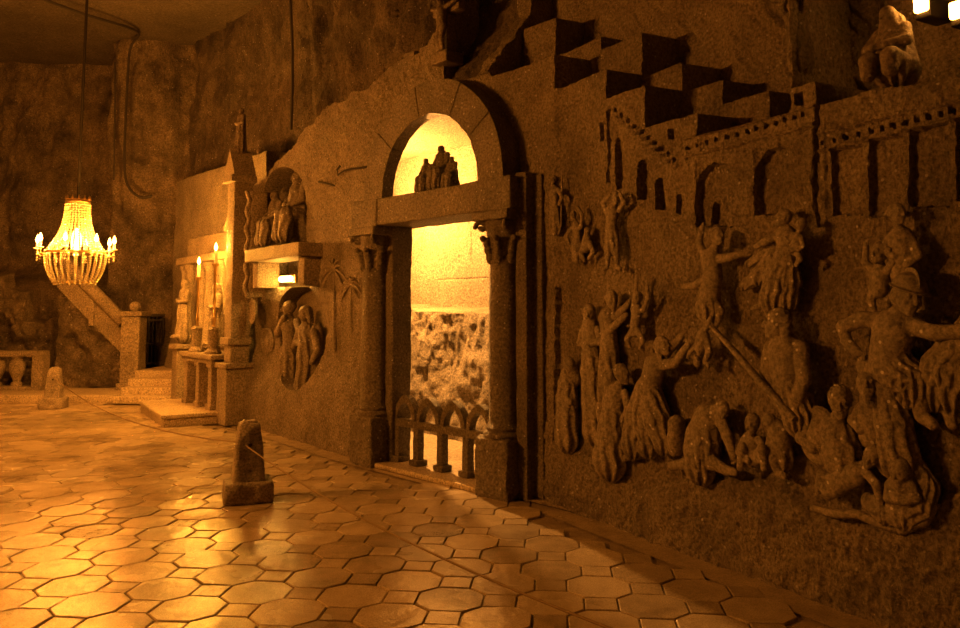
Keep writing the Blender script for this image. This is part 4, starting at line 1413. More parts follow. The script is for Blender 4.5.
rel('big muscular soldier seen from behind, pleated kilt, leaning on a long pole',
    [('h', 777, 324, 13, .16, -70, 0, 0, 'long'), ('c', [(780, 339, 8, .12), (786, 352, 17, .11), (787, 370, 16, .11), (787, 388, 14, .10)]), ('c', [(772, 349, 8, .11), (768, 360, 6.5, .12), (765, 372, 5.5, .12), (778, 392, 4.5, .17)]),
     ('c', [(800, 350, 9, .13), (804, 378, 7, .17), (797, 399, 5.6, .19), (793, 412, 4.6, .19)]), ('d', 793, 412, -1, 8, 12, .19),
     ('r', [(789, 386, 15, .10), (795, 402, 16, .10), (802, 418, 17, .09)], 15, .14)], back=.08)
rel('woman crouching on the ground bent over with her hands to the floor, below the pole',
    [('h', 722, 411, 8, .14, 60, 35, 30, 'long'), ('c', [(716, 413, 8, .11), (708, 420, 14, .10), (700, 438, 15, .09), (696, 452, 13, .09)]), ('r', [(706, 430, 16, .09), (702, 450, 17, .08), (700, 466, 15, .06)], 9, .14),
     ('c', [(720, 418, 6.5, .13), (727, 436, 5.5, .16), (733, 455, 4, .16)]), ('d', 733, 455, 1, 8, 10, .16), ('c', [(697, 456, 8, .10), (712, 462, 7, .13), (726, 470, 4.5, .12), (735, 472, 3.5, .13)]),
     ('c', [(695, 458, 7, .09), (684, 464, 5, .09), (671, 466, 4, .09)]), ('c', [(694, 462, 4, .1), (695, 480, 3, .11)])])
tag(relief('carved_block', 'low squared stone block carved left of the crouching woman', 'relief block', FR, [('c', [(677, 424, 9, .04), (677, 436, 9.5, .04), (677, 446, 10, .03)])]), kind=None)
rel('dark-haired child seated on the ground among bent legs, arms on its knees',
    [('h', 752, 424, 8.5, .15, -10, 15, 0, 'short'), ('c', [(752, 433, 4, .12), (751, 442, 9, .11), (750, 456, 10, .10)]), ('c', [(745, 440, 4, .13), (739, 452, 3.6, .17), (748, 461, 3, .19)]), ('c', [(759, 440, 4, .13), (765, 451, 3.6, .17), (757, 461, 3, .19)]),
     ('c', [(746, 460, 5.5, .13), (742, 448, 4.6, .2), (740, 468, 3.2, .18)]), ('c', [(756, 460, 5.5, .13), (762, 449, 4.6, .2), (764, 468, 3.2, .18)])])
rel('kneeling figure stooping to the right of the seated child, under the pole',
    [('h', 769, 423, 7.5, .12, -40, 40, 20, 'short'), ('c', [(774, 424, 6, .10), (779, 432, 11, .08), (780, 445, 10, .08)]), ('c', [(772, 434, 4.4, .11), (769, 447, 3.8, .14), (768, 459, 3, .14)]),
     ('c', [(779, 446, 7, .09), (772, 458, 5.4, .13), (778, 472, 3.8, .11), (784, 476, 3.2, .12)]), ('r', [(780, 440, 11, .07), (781, 456, 12, .06)], 7, .12)])
# right group
rel('helmeted soldier twisting with one arm bent and the other flung out to the right edge',
    [('h', 908, 295, 16, .20, 50, 15, 10, 'helmet'), ('c', [(899, 314, 9, .14), (894, 330, 19, .12), (889, 350, 17, .12), (886, 368, 17, .11)]),
     ('c', [(882, 321, 8, .13), (862, 319, 6.8, .17), (843, 327, 6, .19), (846, 340, 5.2, .20), (857, 352, 4.6, .2)]), ('d', 857, 351, 8, 7, 13, .2),
     ('c', [(912, 326, 8.5, .14), (934, 333, 7, .18), (962, 331, 6, .18), (985, 325, 5, .17)]), ('d', 985, 325, 9, -3, 14, .17),
     ('r', [(890, 360, 18, .10), (900, 376, 20, .09), (912, 386, 19, .08)], 15, .12),
     ('c', [(915, 378, 12, .10), (919, 398, 9, .11), (922, 416, 6.5, .09), (932, 424, 5.5, .12)])], back=.08)
rel('pleated cloak and stepping leg of a figure cut by the right edge of the relief',
    [('h', 972, 322, 12, .12, -60, 0, 0, 'short'), ('c', [(966, 338, 9, .08), (955, 352, 17, .07)]), ('r', [(960, 345, 16, .07), (945, 370, 19, .07), (934, 392, 16, .06)], 12, .15), ('r', [(968, 345, 16, .06), (960, 372, 19, .05), (952, 394, 17, .04)], 11, .15),
     ('c', [(944, 390, 8, .06), (948, 410, 6, .06), (952, 424, 5, .08)])])
rel('small child with raised arms on the upper right, in front of the standing mother',
    [('h', 880, 253, 9, .14, -20, 0, 0, 'curly'), ('c', [(880, 263, 4, .11), (880, 274, 9, .10), (879, 288, 9, .09)]), ('c', [(873, 270, 3.8, .12), (865, 262, 3.2, .15), (866, 246, 2.8, .15)]), ('d', 866, 247, 1, -7, 8, .15),
     ('c', [(887, 271, 3.8, .12), (893, 262, 3.2, .15), (889, 250, 2.8, .16)]), ('c', [(875, 288, 5, .10), (871, 300, 4, .11), (874, 310, 3, .09)])])
rel('mother standing behind the child with raised arms, above the helmeted soldier',
    [('h', 897, 214, 9, .13, 60, 0, 0, 'short'), ('c', [(898, 226, 4.4, .10), (901, 240, 12, .08), (903, 258, 12, .08), (905, 274, 13, .07)]), ('c', [(891, 238, 4.6, .10), (884, 248, 4, .14), (893, 257, 3.3, .16)]), ('c', [(911, 240, 4.8, .09), (918, 255, 4.2, .12), (908, 264, 3.4, .15)]), ('d', 908, 264, -8, 1, 9, .15)])
rel('curly-haired man sinking behind a curved shield, beside the leaning soldier',
    [('h', 840, 402, 13, .17, 20, 10, 0, 'curly'), ('c', [(838, 418, 7, .13), (834, 432, 16, .10), (838, 452, 17, .10), (842, 468, 15, .08)]), ('c', [(822, 424, 7, .12), (808, 428, 6.4, .15), (801, 438, 5.6, .17), (812, 448, 5, .19)]), ('d', 812, 447, 9, 0, 12, .19),
     ('r', [(840, 440, 17, .09), (846, 465, 18, .07)], 9, .14)], back=.08)
rel('long-bearded face thrown back above the mound of bodies at the lower right',
    [('h', 867, 386, 12, .19, 20, -15, 0, 'beard'), ('c', [(868, 400, 8, .14), (870, 416, 13, .11), (872, 436, 12, .10)]), ('c', [(861, 410, 6, .13), (853, 420, 5, .16), (860, 430, 4, .18)]), ('c', [(872, 380, 10, .10), (866, 366, 9, .09)])], back=.08)
rel('tall draped figure turned away, robe falling to the ground at the lower right',
    [('h', 880, 366, 10, .11, 140, 20, 0, 'veil'), ('c', [(884, 382, 11, .11), (888, 400, 14, .11)]), ('r', [(886, 392, 14, .12), (892, 422, 17, .11), (898, 458, 19, .10)], 9, .12), ('c', [(896, 390, 6, .12), (906, 402, 5.4, .13), (916, 404, 4.5, .12)])], back=.08)
rel('infant sprawled face down over the pile of drapery at the bottom right',
    [('h', 872, 457, 10, .18, 10, 20, 30, 'short'), ('c', [(864, 466, 5, .15), (856, 474, 10.5, .15), (843, 480, 10, .15), (836, 484, 10, .15)]), ('c', [(864, 470, 4.8, .17), (876, 484, 4.2, .2), (880, 500, 3.4, .18)]), ('d', 880, 499, 1, 7, 9, .18),
     ('c', [(838, 488, 6.5, .16), (828, 494, 5.4, .18), (821, 484, 4, .17)]), ('c', [(832, 480, 6, .15), (822, 476, 5, .16), (818, 490, 3.6, .15)])], back=.08)
rel('seated woman wrapped in a ring of heavy drapery at the relief\'s bottom right',
    [('h', 900, 472, 10.5, .19, -10, 15, 0, 'veil'), ('c', [(901, 486, 12, .14), (900, 498, 14, .12)]), ('c', [(890, 486, 5, .17), (888, 498, 4.4, .20), (900, 500, 3.8, .22)]), ('c', [(911, 486, 5, .17), (916, 498, 4.4, .19), (904, 501, 3.8, .22)]), ('d', 904, 501, -7, -1, 9, .22),
     ('r', [(870, 502, 8, .11), (886, 513, 10, .12), (904, 516, 11, .12), (922, 506, 10, .11), (930, 488, 8, .09)], 9, .2), ('r', [(880, 508, 9, .08), (900, 521, 8, .08), (922, 514, 8, .08)], 8, .2),
     ('r', [(918, 470, 9, .08), (928, 486, 9, .07), (926, 500, 9, .07)], 7, .18)], back=.08)


# objects held in the relief
def fr_bar(name, label, cat, pix, r, mat='relief'):
    pts = []
    for (x, y, w) in pix:
        u, z, _ = FR.uz(x, y, w); pts.append(Vector(FR.world(u, w, z)))
    o = pts[0].copy()
    n = len(pts)
    return tag(MB().tube([p - o for p in pts], r, 10).build(name, M[mat], None, o), label, cat)


fr_bar('carved_pole', 'long carved pole slanting from the infant down to the leaning soldier', 'pole', [(711, 326, 0.095), (735, 352, .105), (760, 381, .115), (795, 419, .125)], [0.017, 0.021, 0.023, 0.02])
us_, zs_, _ = FR.uz(818, 425, .10)
sh = MB().lathe([(0.0, 0.0), (0.15, 0.0), (0.165, 0.015), (0.15, 0.03), (0.12, 0.03), (0.06, 0.055), (0.0, 0.06)], seg=28)
sh.v = [(x * 0.8, -z_, y) for x, y, z_ in sh.v]
tag(sh.build('carved_shield', M['relief'], None, FR.world(*[FR.uz(821, 436, .05)[0], 0.05, FR.uz(821, 436, .05)[1]]), FR.rot), 'oval carved shield between the leaning soldier and the curly-haired man', 'shield')
fr_bar('carved_ledge', 'thin carved ledge under the sprawled infant at the bottom right', 'ledge', [(812, 508, .05), (835, 514, .06), (858, 514, .06), (880, 524, .05), (902, 531, .05), (925, 522, .05), (938, 503, .03)], [.02, .024, .024, .024, .024, .024, .014])

# statues and lamps along the top of the wall
def on_wall(x, y, w):
    u, z = wpx(x, y, w)
    X, Y, nx, ny = (float(a) for a in wall_plan(u))
    return (X + nx * w, Y + ny * w, z), u, z


p, u, z = on_wall(798, 76, -0.16)
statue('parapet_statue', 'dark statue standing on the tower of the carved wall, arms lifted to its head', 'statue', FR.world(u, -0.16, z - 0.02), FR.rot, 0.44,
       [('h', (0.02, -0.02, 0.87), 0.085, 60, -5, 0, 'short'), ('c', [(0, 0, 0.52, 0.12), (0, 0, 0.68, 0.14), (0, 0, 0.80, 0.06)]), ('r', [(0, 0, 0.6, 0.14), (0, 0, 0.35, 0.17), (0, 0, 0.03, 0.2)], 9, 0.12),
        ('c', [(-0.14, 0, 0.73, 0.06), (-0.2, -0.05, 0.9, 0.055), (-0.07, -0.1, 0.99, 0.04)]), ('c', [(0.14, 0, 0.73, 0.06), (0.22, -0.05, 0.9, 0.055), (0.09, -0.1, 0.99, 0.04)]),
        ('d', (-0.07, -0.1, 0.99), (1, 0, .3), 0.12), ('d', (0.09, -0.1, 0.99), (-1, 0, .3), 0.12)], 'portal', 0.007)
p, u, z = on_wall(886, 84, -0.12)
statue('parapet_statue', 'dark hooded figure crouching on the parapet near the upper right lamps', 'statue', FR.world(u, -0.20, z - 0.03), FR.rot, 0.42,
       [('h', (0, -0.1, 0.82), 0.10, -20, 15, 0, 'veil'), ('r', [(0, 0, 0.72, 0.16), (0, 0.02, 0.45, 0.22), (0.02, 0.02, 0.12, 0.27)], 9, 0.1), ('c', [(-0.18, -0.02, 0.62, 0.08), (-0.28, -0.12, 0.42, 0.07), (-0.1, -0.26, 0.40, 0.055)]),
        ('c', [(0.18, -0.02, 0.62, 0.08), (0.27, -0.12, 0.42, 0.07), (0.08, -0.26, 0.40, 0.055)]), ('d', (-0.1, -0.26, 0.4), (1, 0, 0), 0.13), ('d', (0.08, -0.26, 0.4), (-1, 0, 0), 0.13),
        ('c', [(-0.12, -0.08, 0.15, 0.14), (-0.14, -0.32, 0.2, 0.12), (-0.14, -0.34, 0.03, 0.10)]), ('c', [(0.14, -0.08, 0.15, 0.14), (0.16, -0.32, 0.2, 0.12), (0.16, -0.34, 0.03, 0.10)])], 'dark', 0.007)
for (x, y, w, lab, pw) in [(922, 4, -0.30, 'bright wall lamp above the crouching parapet figure', 2.5), (958, 10, -0.28, 'bright wall lamp cut by the upper right edge of the photo', 1.0)]:
    p, u, z = on_wall(x, y, w)
    t = thing('wall_lamp', lab, 'lamp', FR.world(u, w, z), FR.rot)
    MB().rbox((0, 0.0, 0), (0.075, 0.05, 0.09), 0.012).build('bulb', M['bulb'], t)
    MB().rbox((0, 0.10, -0.02), (0.09, 0.20, 0.12), 0.01).build('housing', M['iron'], t)
    lamp('wall_light', (0, -0.06, 0.05), pw, 0.04, WARM, t)
# cross above the arch
p, u, z = on_wall(446, 62, 0.0)
X, Y, nx, ny = (float(a) for a in wall_plan(u))
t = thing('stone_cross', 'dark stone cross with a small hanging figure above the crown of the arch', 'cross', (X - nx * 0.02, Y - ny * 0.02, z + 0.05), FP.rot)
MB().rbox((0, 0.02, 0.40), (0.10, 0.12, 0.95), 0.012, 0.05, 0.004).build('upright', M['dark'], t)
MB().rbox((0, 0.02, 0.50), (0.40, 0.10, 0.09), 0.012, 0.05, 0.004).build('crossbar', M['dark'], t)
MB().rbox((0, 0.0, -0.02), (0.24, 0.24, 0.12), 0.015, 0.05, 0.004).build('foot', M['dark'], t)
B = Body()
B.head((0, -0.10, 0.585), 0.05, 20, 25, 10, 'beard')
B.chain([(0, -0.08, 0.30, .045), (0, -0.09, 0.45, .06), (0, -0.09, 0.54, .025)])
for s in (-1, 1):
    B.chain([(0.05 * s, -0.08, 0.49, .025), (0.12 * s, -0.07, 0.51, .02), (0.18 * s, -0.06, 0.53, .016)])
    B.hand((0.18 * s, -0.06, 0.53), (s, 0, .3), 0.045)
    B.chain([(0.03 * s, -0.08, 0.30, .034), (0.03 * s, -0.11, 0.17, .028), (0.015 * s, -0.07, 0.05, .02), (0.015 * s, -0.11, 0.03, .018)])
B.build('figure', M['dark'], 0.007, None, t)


# ================================================================== ALTAR SIDE
AL = M['altar']
# stepped base of the altar
d = thing('altar_step', 'low stone step in front of the candle-lit altar', 'step', FL.world(-4.88 + 2.5, 0, 0), FL.rot)


def flw(u, w, z):
    """u counted from the left end of the portal (negative to the left)."""
    return FL.world(u, w, z)


d.location = flw(-4.66, 0.36, 0)
d.rotation_euler = (0, 0, FL.rot - R(6))
MB().rbox((0, 0, 0.055), (2.00, 1.32, 0.12), 0.015, 0.08, 0.005).build('plinth', M['step'], d)
MB().rbox((0, 0.0, 0.140), (2.07, 1.38, 0.055), 0.014, 0.08, 0.004).build('tread', M['step'], d)

# altar table
ax, aw = -4.47, 0.25
t = thing('stone_altar', 'stone altar table on short pillars, holding two lit candlesticks', 'altar', flw(ax, aw, 0.165), FL.rot)
MB().rbox((0, 0, 0.755), (1.50, 0.50, 0.075), 0.015, 0.06, 0.004).build('table_slab', AL, t)
MB().rbox((0, 0, 0.685), (1.40, 0.44, 0.065), 0.015, 0.06, 0.004).build('moulding', AL, t)
for x in (-0.56, 0.0, 0.56):
    pl = MB().rbox((x, -0.11, 0.36), (0.15, 0.17, 0.60), 0.012, 0.05, 0.004).build('pillar', AL, t)
    MB().rbox((x, -0.11, 0.04), (0.21, 0.21, 0.08), 0.01).build('pillar_base', AL, pl)
    MB().rbox((x, -0.11, 0.63), (0.21, 0.21, 0.05), 0.01).build('pillar_cap', AL, pl)
MB().rbox((0, 0.13, 0.33), (1.3, 0.20, 0.66), 0.015, 0.06, 0.006).build('rear_block', AL, t)

# retable behind the table: pilasters, niche field, entablature, pediment
t = thing('altar_retable', 'long carved retable with half columns and a pointed gable behind the candles', 'retable', flw(-5.48, -0.34, 0.165), FL.rot)
MB().rbox((0, -0.02, 1.36), (3.50, 0.26, 2.74), 0.02, 0.07, 0.012).build('field', AL, t)
for x in (-1.62, -1.30, -0.62, -0.30, 0.38, 0.70, 1.36, 1.64):
    pp = MB().lathe([(0, 0.86), (0.11, 0.86), (0.11, 0.90), (0.085, 0.95), (0.08, 1.5), (0.072, 2.10), (0.095, 2.15), (0.115, 2.24), (0, 2.24)], (x, -0.20, 0), 18, 0.003).build('half_column', AL, t)
    MB().rbox((x, -0.20, 0.84), (0.24, 0.2, 0.06), 0.01).build('column_base', AL, pp)
MB().rbox((0, -0.16, 2.31), (3.62, 0.34, 0.13), 0.015, 0.06, 0.004).build('cornice', AL, t)
MB().rbox((0, -0.14, 0.76), (3.56, 0.20, 0.10), 0.015, 0.06, 0.004).build('dado_moulding', AL, t)
for x in (-0.96, 0.04, 1.03):
    MB().prism([(x - 0.24, 1.0), (x + 0.24, 1.0), (x + 0.24, 1.78), (x + 0.15, 1.95), (x, 2.02), (x - 0.15, 1.95), (x - 0.24, 1.78)], -0.20, -0.12).build('altar_panel', M['relief'], t)
MB().prism([(0.45, 2.72), (1.75, 2.72), (1.10, 3.30)], -0.20, 0.06).build('gable', AL, t)
for s in (-1, 1):
    MB().tube([(1.10 + s * 0.68, -0.20, 2.74), (1.10, -0.20, 3.33)], 0.055, 8).build('gable_moulding', AL, t)
# pedestal with a figure left of the altar
t = thing('stone_pedestal', 'slim stone pedestal left of the altar, carrying a robed figure', 'pedestal', flw(-6.25, 0.12, 0), FL.rot)
MB().rbox((0, 0, 0.05), (0.40, 0.40, 0.10), 0.012).build('base', AL, t)
MB().rbox((0, 0, 0.52), (0.28, 0.28, 0.86), 0.012, 0.06, 0.004).build('shaft', AL, t)
MB().rbox((0, 0, 0.985), (0.38, 0.38, 0.08), 0.012).build('cap', AL, t)
statue('altar_figure', 'robed figure on the slim pedestal left of the altar', 'statue', flw(-6.25, 0.12, 1.02), FL.rot, 1.0, STANDING(15, 'long'), 'altar', 0.011)
statue('altar_figure', 'robed figure carved at the middle of the altar, between the candlesticks', 'statue', flw(-4.62, 0.13, 0.955), FL.rot, 0.95, STANDING(0, 'veil'), 'altar', 0.011)
statue('altar_figure', 'robed figure standing on the altar end nearest the tall pier', 'statue', flw(-3.98, 0.14, 0.955), FL.rot, 0.80, STANDING(30, 'short'), 'altar', 0.011)
statue('gable_statue', 'small statue topping the gable of the retable', 'statue', flw(-4.38, -0.40, 3.48), FL.rot, 0.62, STANDING(10, 'short'), 'altar', 0.011)

# tall pier right of the altar
t = thing('stone_pier', 'tall square stone pier between the altar and the niche wall, a statue on top', 'pier', flw(-3.52, 0.22, 0), FL.rot)
MB().rbox((0, 0, 0.40), (0.38, 0.38, 0.80), 0.015, 0.06, 0.005).build('pedestal', AL, t)
MB().rbox((0, 0, 0.82), (0.44, 0.44, 0.07), 0.012, 0.06, 0.003).build('moulding', AL, t)
MB().rbox((0, 0.02, 2.15), (0.26, 0.28, 2.60), 0.015, 0.06, 0.005).build('shaft', AL, t)
MB().rbox((0, 0.0, 3.48), (0.38, 0.38, 0.10), 0.012, 0.06, 0.003).build('capital', AL, t)
MB().rbox((0, 0.0, 1.16), (0.34, 0.34, 0.10), 0.012, 0.06, 0.003).build('base', AL, t)
MB().prism([(-0.22, 3.53), (0.22, 3.53), (0.0, 3.92)], -0.16, 0.16).build('gablet', AL, t)
statue('pier_statue', 'standing figure high on top of the tall pier', 'statue', flw(-3.52, 0.22, 3.86), FL.rot, 0.62, STANDING(20, 'short'), 'dark', 0.011)
# garland and medallion on the wall beside the pier
t = thing('carved_garland', 'twisted carved garland ending in a round medallion right of the tall pier', 'garland', flw(-3.16, 0.20, 1.58), FL.rot)
MB().tube([(0.025 * math.sin(k * 1.3), -0.02 + 0.02 * math.cos(k * 1.3), 0.2 + k * 0.055) for k in range(28)], 0.035, 8).build('twisted_cord', AL, t)
m = MB().lathe([(0, 0), (0.13, 0), (0.14, 0.03), (0.10, 0.05), (0.08, 0.03), (0.0, 0.05)], seg=22)
m.v = [(x, 0.10 - z_, y * 1.25) for x, y, z_ in m.v]
m.build('medallion', AL, t)
MB().rbox((0, 0.13, 0.95), (0.10, 0.24, 1.5), 0.02, 0.06, 0.006).build('backing', AL, t)


def candlestick(x, y, w, zt, label):
    u, _, _ = FL.uz(x, y, w)
    zb = 0.165 + 0.7925
    t = thing('candlestick', label, 'candlestick', FL.world(u, w, zb), FL.rot, 'altar candlesticks')
    H = zt - zb
    MB().lathe([(0, 0), (0.12, 0), (0.12, 0.03), (0.07, 0.08), (0.075, 0.34), (0.09, 0.36), (0.05, 0.40), (0.0, 0.40)], seg=18).build('foot', AL, t)
    MB().lathe([(0, 0.39), (0.03, 0.39), (0.022, 0.46), (0.035, 0.5), (0.02, 0.56), (0.02, H - 0.28), (0.05, H - 0.24), (0.055, H - 0.22), (0, H - 0.22)], seg=14).build('stem', M['brass'], t)
    cd = MB().lathe([(0, H - 0.22), (0.028, H - 0.22), (0.026, H - 0.03), (0, H - 0.03)], seg=12).build('candle', M['candle'], t)
    MB().lathe([(0.001, H - 0.03), (0.022, H), (0.026, H + 0.03), (0.014, H + 0.07), (0.001, H + 0.10)], seg=12).build('bulb', M['bulb'], cd)
    lamp('candle_light', (0, 0, H + 0.04), 320, 0.035, (1.0, 0.39, 0.04), t)


_, z1, _ = FL.uz(199, 263, 0.36); candlestick(199, 263, 0.36, z1, 'left of the two lit candlesticks on the stone altar, the lower one')
_, z2, _ = FL.uz(216, 249, 0.36); candlestick(216, 249, 0.36, z2, 'right of the two lit candlesticks on the stone altar, the taller one')

# ================================================================== BACK OF THE ROOM
# raised platform along the back
tag(MB().rbox((-9.1, 15.0, 0.065), (5.6, 2.1, 0.15), 0.02, 0.12, 0.006).build('platform', M['step']), 'low stone platform running along the back wall under the relief balustrade', 'platform')
# stone steps to the gate
t = thing('stone_steps', 'short flight of stone steps climbing to the iron gate', 'steps', (-5.70, 15.0, 0.0))
for k in range(4):
    z = 0.125 * (k + 1)
    MB().rbox((-0.02 - 0.06 * k, -0.55 + 0.30 * k + (2.2 - 0.3 * k) / 2 - 0.6, z / 2 + 0.0), (1.10 - 0.1 * k, 2.2 - 0.3 * k, z), 0.014, 0.10, 0.004).build('step', M['step'], t)
# gate
t = thing('iron_gate', 'small dark iron bar gate at the top of the stone steps', 'gate', (-6.62, 16.18, 0.47))
for s in (-1, 1):
    MB().rbox((s * 0.25, 0, 0.48), (0.045, 0.05, 0.98), 0.006).build('stile', M['iron'], t)
for z in (0.06, 0.45, 0.92):
    MB().rbox((0, 0, z), (0.50, 0.035, 0.045), 0.005).build('crossbar', M['iron'], t)
for k in range(6):
    MB().lathe([(0.001, 0.03), (0.014, 0.04), (0.014, 0.96), (0.001, 1.04)], (-0.19 + 0.076 * k, 0, 0), 8).build('bar', M['iron'], t)
MB().rbox((-0.16, -0.03, 0.50), (0.07, 0.05, 0.10), 0.006).build('lock', M['brass'], t)
MB().rbox((0, 0.02, 1.02), (0.56, 0.06, 0.05), 0.006).build('top_rail', M['iron'], t)

# newel post with ball
px_, py_, _ = at_depth(134, 390, 15.0)
t = thing('newel_post', 'square stone newel post with a ball finial at the foot of the stair parapet', 'post', (px_ - 0.04, 15.0, 0.14))
MB().rbox((0, 0, 0.68), (0.34, 0.34, 1.36), 0.015, 0.07, 0.005).build('shaft', M['altar'], t)
MB().rbox((0, 0, 0.06), (0.42, 0.42, 0.12), 0.012).build('base', M['altar'], t)
MB().rbox((0, 0, 1.39), (0.44, 0.44, 0.09), 0.012).build('cap', M['altar'], t)
b_ = MB().ball((0, 0, 1.52), 0.10, 12); b_.build('ball_finial', M['altar'], t)
# sloping stair parapet rising to the left behind the chandelier
P = [at_depth(x, y, 15.2) for x, y in [(126, 392), (126, 322), (96, 290), (62, 252), (20, 205), (20, 240), (62, 300), (96, 345), (112, 392)]]
x0 = P[0][0]
t = thing('stair_parapet', 'sloping stone stair parapet with a rough rock flank, rising left behind the chandelier', 'parapet', (x0, 15.2, 0.0))
top = [(-6.72, 1.37), (-7.35, 1.98), (-7.7, 2.33), (-8.02, 2.65)]
m = MB()
m.tube([(x - x0, -0.02, z) for x, z in top], 0.12, 10).build('coping', M['altar'], t)
def quadwall(pts_top, pts_bot, y0, y1, n=46, mz=34, amp=0.03, freq=5):
    tx = np.array([p[0] for p in pts_top]); tz = np.array([p[1] for p in pts_top]); bz = np.array([p[1] for p in pts_bot])
    o = np.argsort(tx); xs = np.linspace(tx.min(), tx.max(), n)
    zt, zb = np.interp(xs, tx[o], tz[o]), np.interp(xs, tx[o], bz[o])
    V, F = [], []
    for side in (0, 1):
        for i in range(n):
            for k in range(mz):
                z = zb[i] + (zt[i] - zb[i]) * k / (mz - 1)
                y = y0 if side == 0 else y1
                if side == 0: y = y0 - amp * float(fbm(xs[i] * freq, z * freq, 2, 4)) * (1 if 0 < k < mz - 1 else 0.3)
                V.append((xs[i] - x0, y, z))
    S = n * mz
    for i in range(n - 1):
        for k in range(mz - 1):
            a = i * mz + k
            F.append((a, a + mz, a + mz + 1, a + 1)); F.append((S + a, S + a + 1, S + a + mz + 1, S + a + mz))
    for i in range(n - 1):
        for k in (0, mz - 1):
            a = i * mz + k
            F.append((a, a + mz, S + a + mz, S + a) if k else (a, S + a, S + a + mz, a + mz))
    for k in range(mz - 1):
        for i in (0, n - 1):
            a = i * mz + k
            F.append((a, a + 1, S + a + 1, S + a) if not i else (a, S + a, S + a + 1, a + 1))
    return V, F
V, F = quadwall(top, [(p[0], max(0.145, p[1] - 0.62)) for p in top], 0.0, 0.3, amp=0.012)
m = MB().add(V, F); m.build('parapet_wall', M['altar'], t)
V, F = quadwall([(p[0], max(0.16, p[1] - 0.60)) for p in top], [(p[0], 0.145) for p in top], 0.07, 0.5, amp=0.11, freq=4)
m = MB().add(V, F); m.build('rock_flank', M['rough'], t)
MB().rbox((-7.33 - x0, -0.02, 1.55), (0.09, 0.09, 0.5), 0.01).build('upright', M['altar'], t)

# relief balustrade on the far left
t = thing('stone_balustrade', 'stone balustrade with urn-shaped balusters at the far left edge', 'balustrade', (-9.1, 14.9, 0.14))
MB().rbox((0, 0, 0.66), (2.2, 0.22, 0.11), 0.015, 0.06, 0.004).build('handrail', M['altar'], t)
MB().rbox((0, 0, 0.03), (2.2, 0.26, 0.07), 0.015, 0.06, 0.004).build('base_rail', M['altar'], t)
for k in range(5):
    MB().lathe([(0, 0.06), (0.10, 0.06), (0.10, 0.12), (0.06, 0.15), (0.075, 0.20), (0.13, 0.32), (0.145, 0.44), (0.12, 0.52), (0.08, 0.55), (0.12, 0.60), (0, 0.61)], (-0.95 + 0.38 * k, 0, 0), 18, 0.003).build('baluster', M['altar'], t)
MB().rbox((1.0, 0, 0.35), (0.20, 0.26, 0.62), 0.012, 0.06, 0.004).build('end_post', M['altar'], t)
# rough relief rock and a pale figure panel behind the balustrade
V = []
t = thing('carved_rock_panel', 'rough carved rock panel behind the balustrade, stepped at the top', 'rock panel', (-9.35, 15.75, 0.10))
xs = np.arange(-1.9, 1.05, 0.035); zs = np.arange(0, 2.3, 0.035)
X, Z = np.meshgrid(xs, zs, indexing='ij')
topz = np.where(X < -0.05, 2.25, np.where(X < 0.45, 1.95, 1.35)) + 0.05 * fbm(X * 4, X * 0, 3, 3)
Zc = Z / 2.27 * topz
Y = -0.16 * fbm(X * 2.6, Zc * 2.6, 11, 4) - 0.07 * fbm(X * 8, Zc * 8, 4, 2)
edge_ = np.minimum(1, np.minimum(np.minimum(X - xs[0], xs[-1] - X) / 0.1, (2.27 - Z) / 0.1))
Y = Y * edge_ + 0.45 * (1 - sstep(0, 1, edge_))
nn, mm = X.shape
idx = np.arange(nn * mm).reshape(nn, mm)
q = np.stack([idx[:-1, :-1], idx[1:, :-1], idx[1:, 1:], idx[:-1, 1:]], -1).reshape(-1, 4)
mesh_obj('rock_face', np.stack([X, Y, Zc], -1).reshape(-1, 3), q, M['rough'], t)

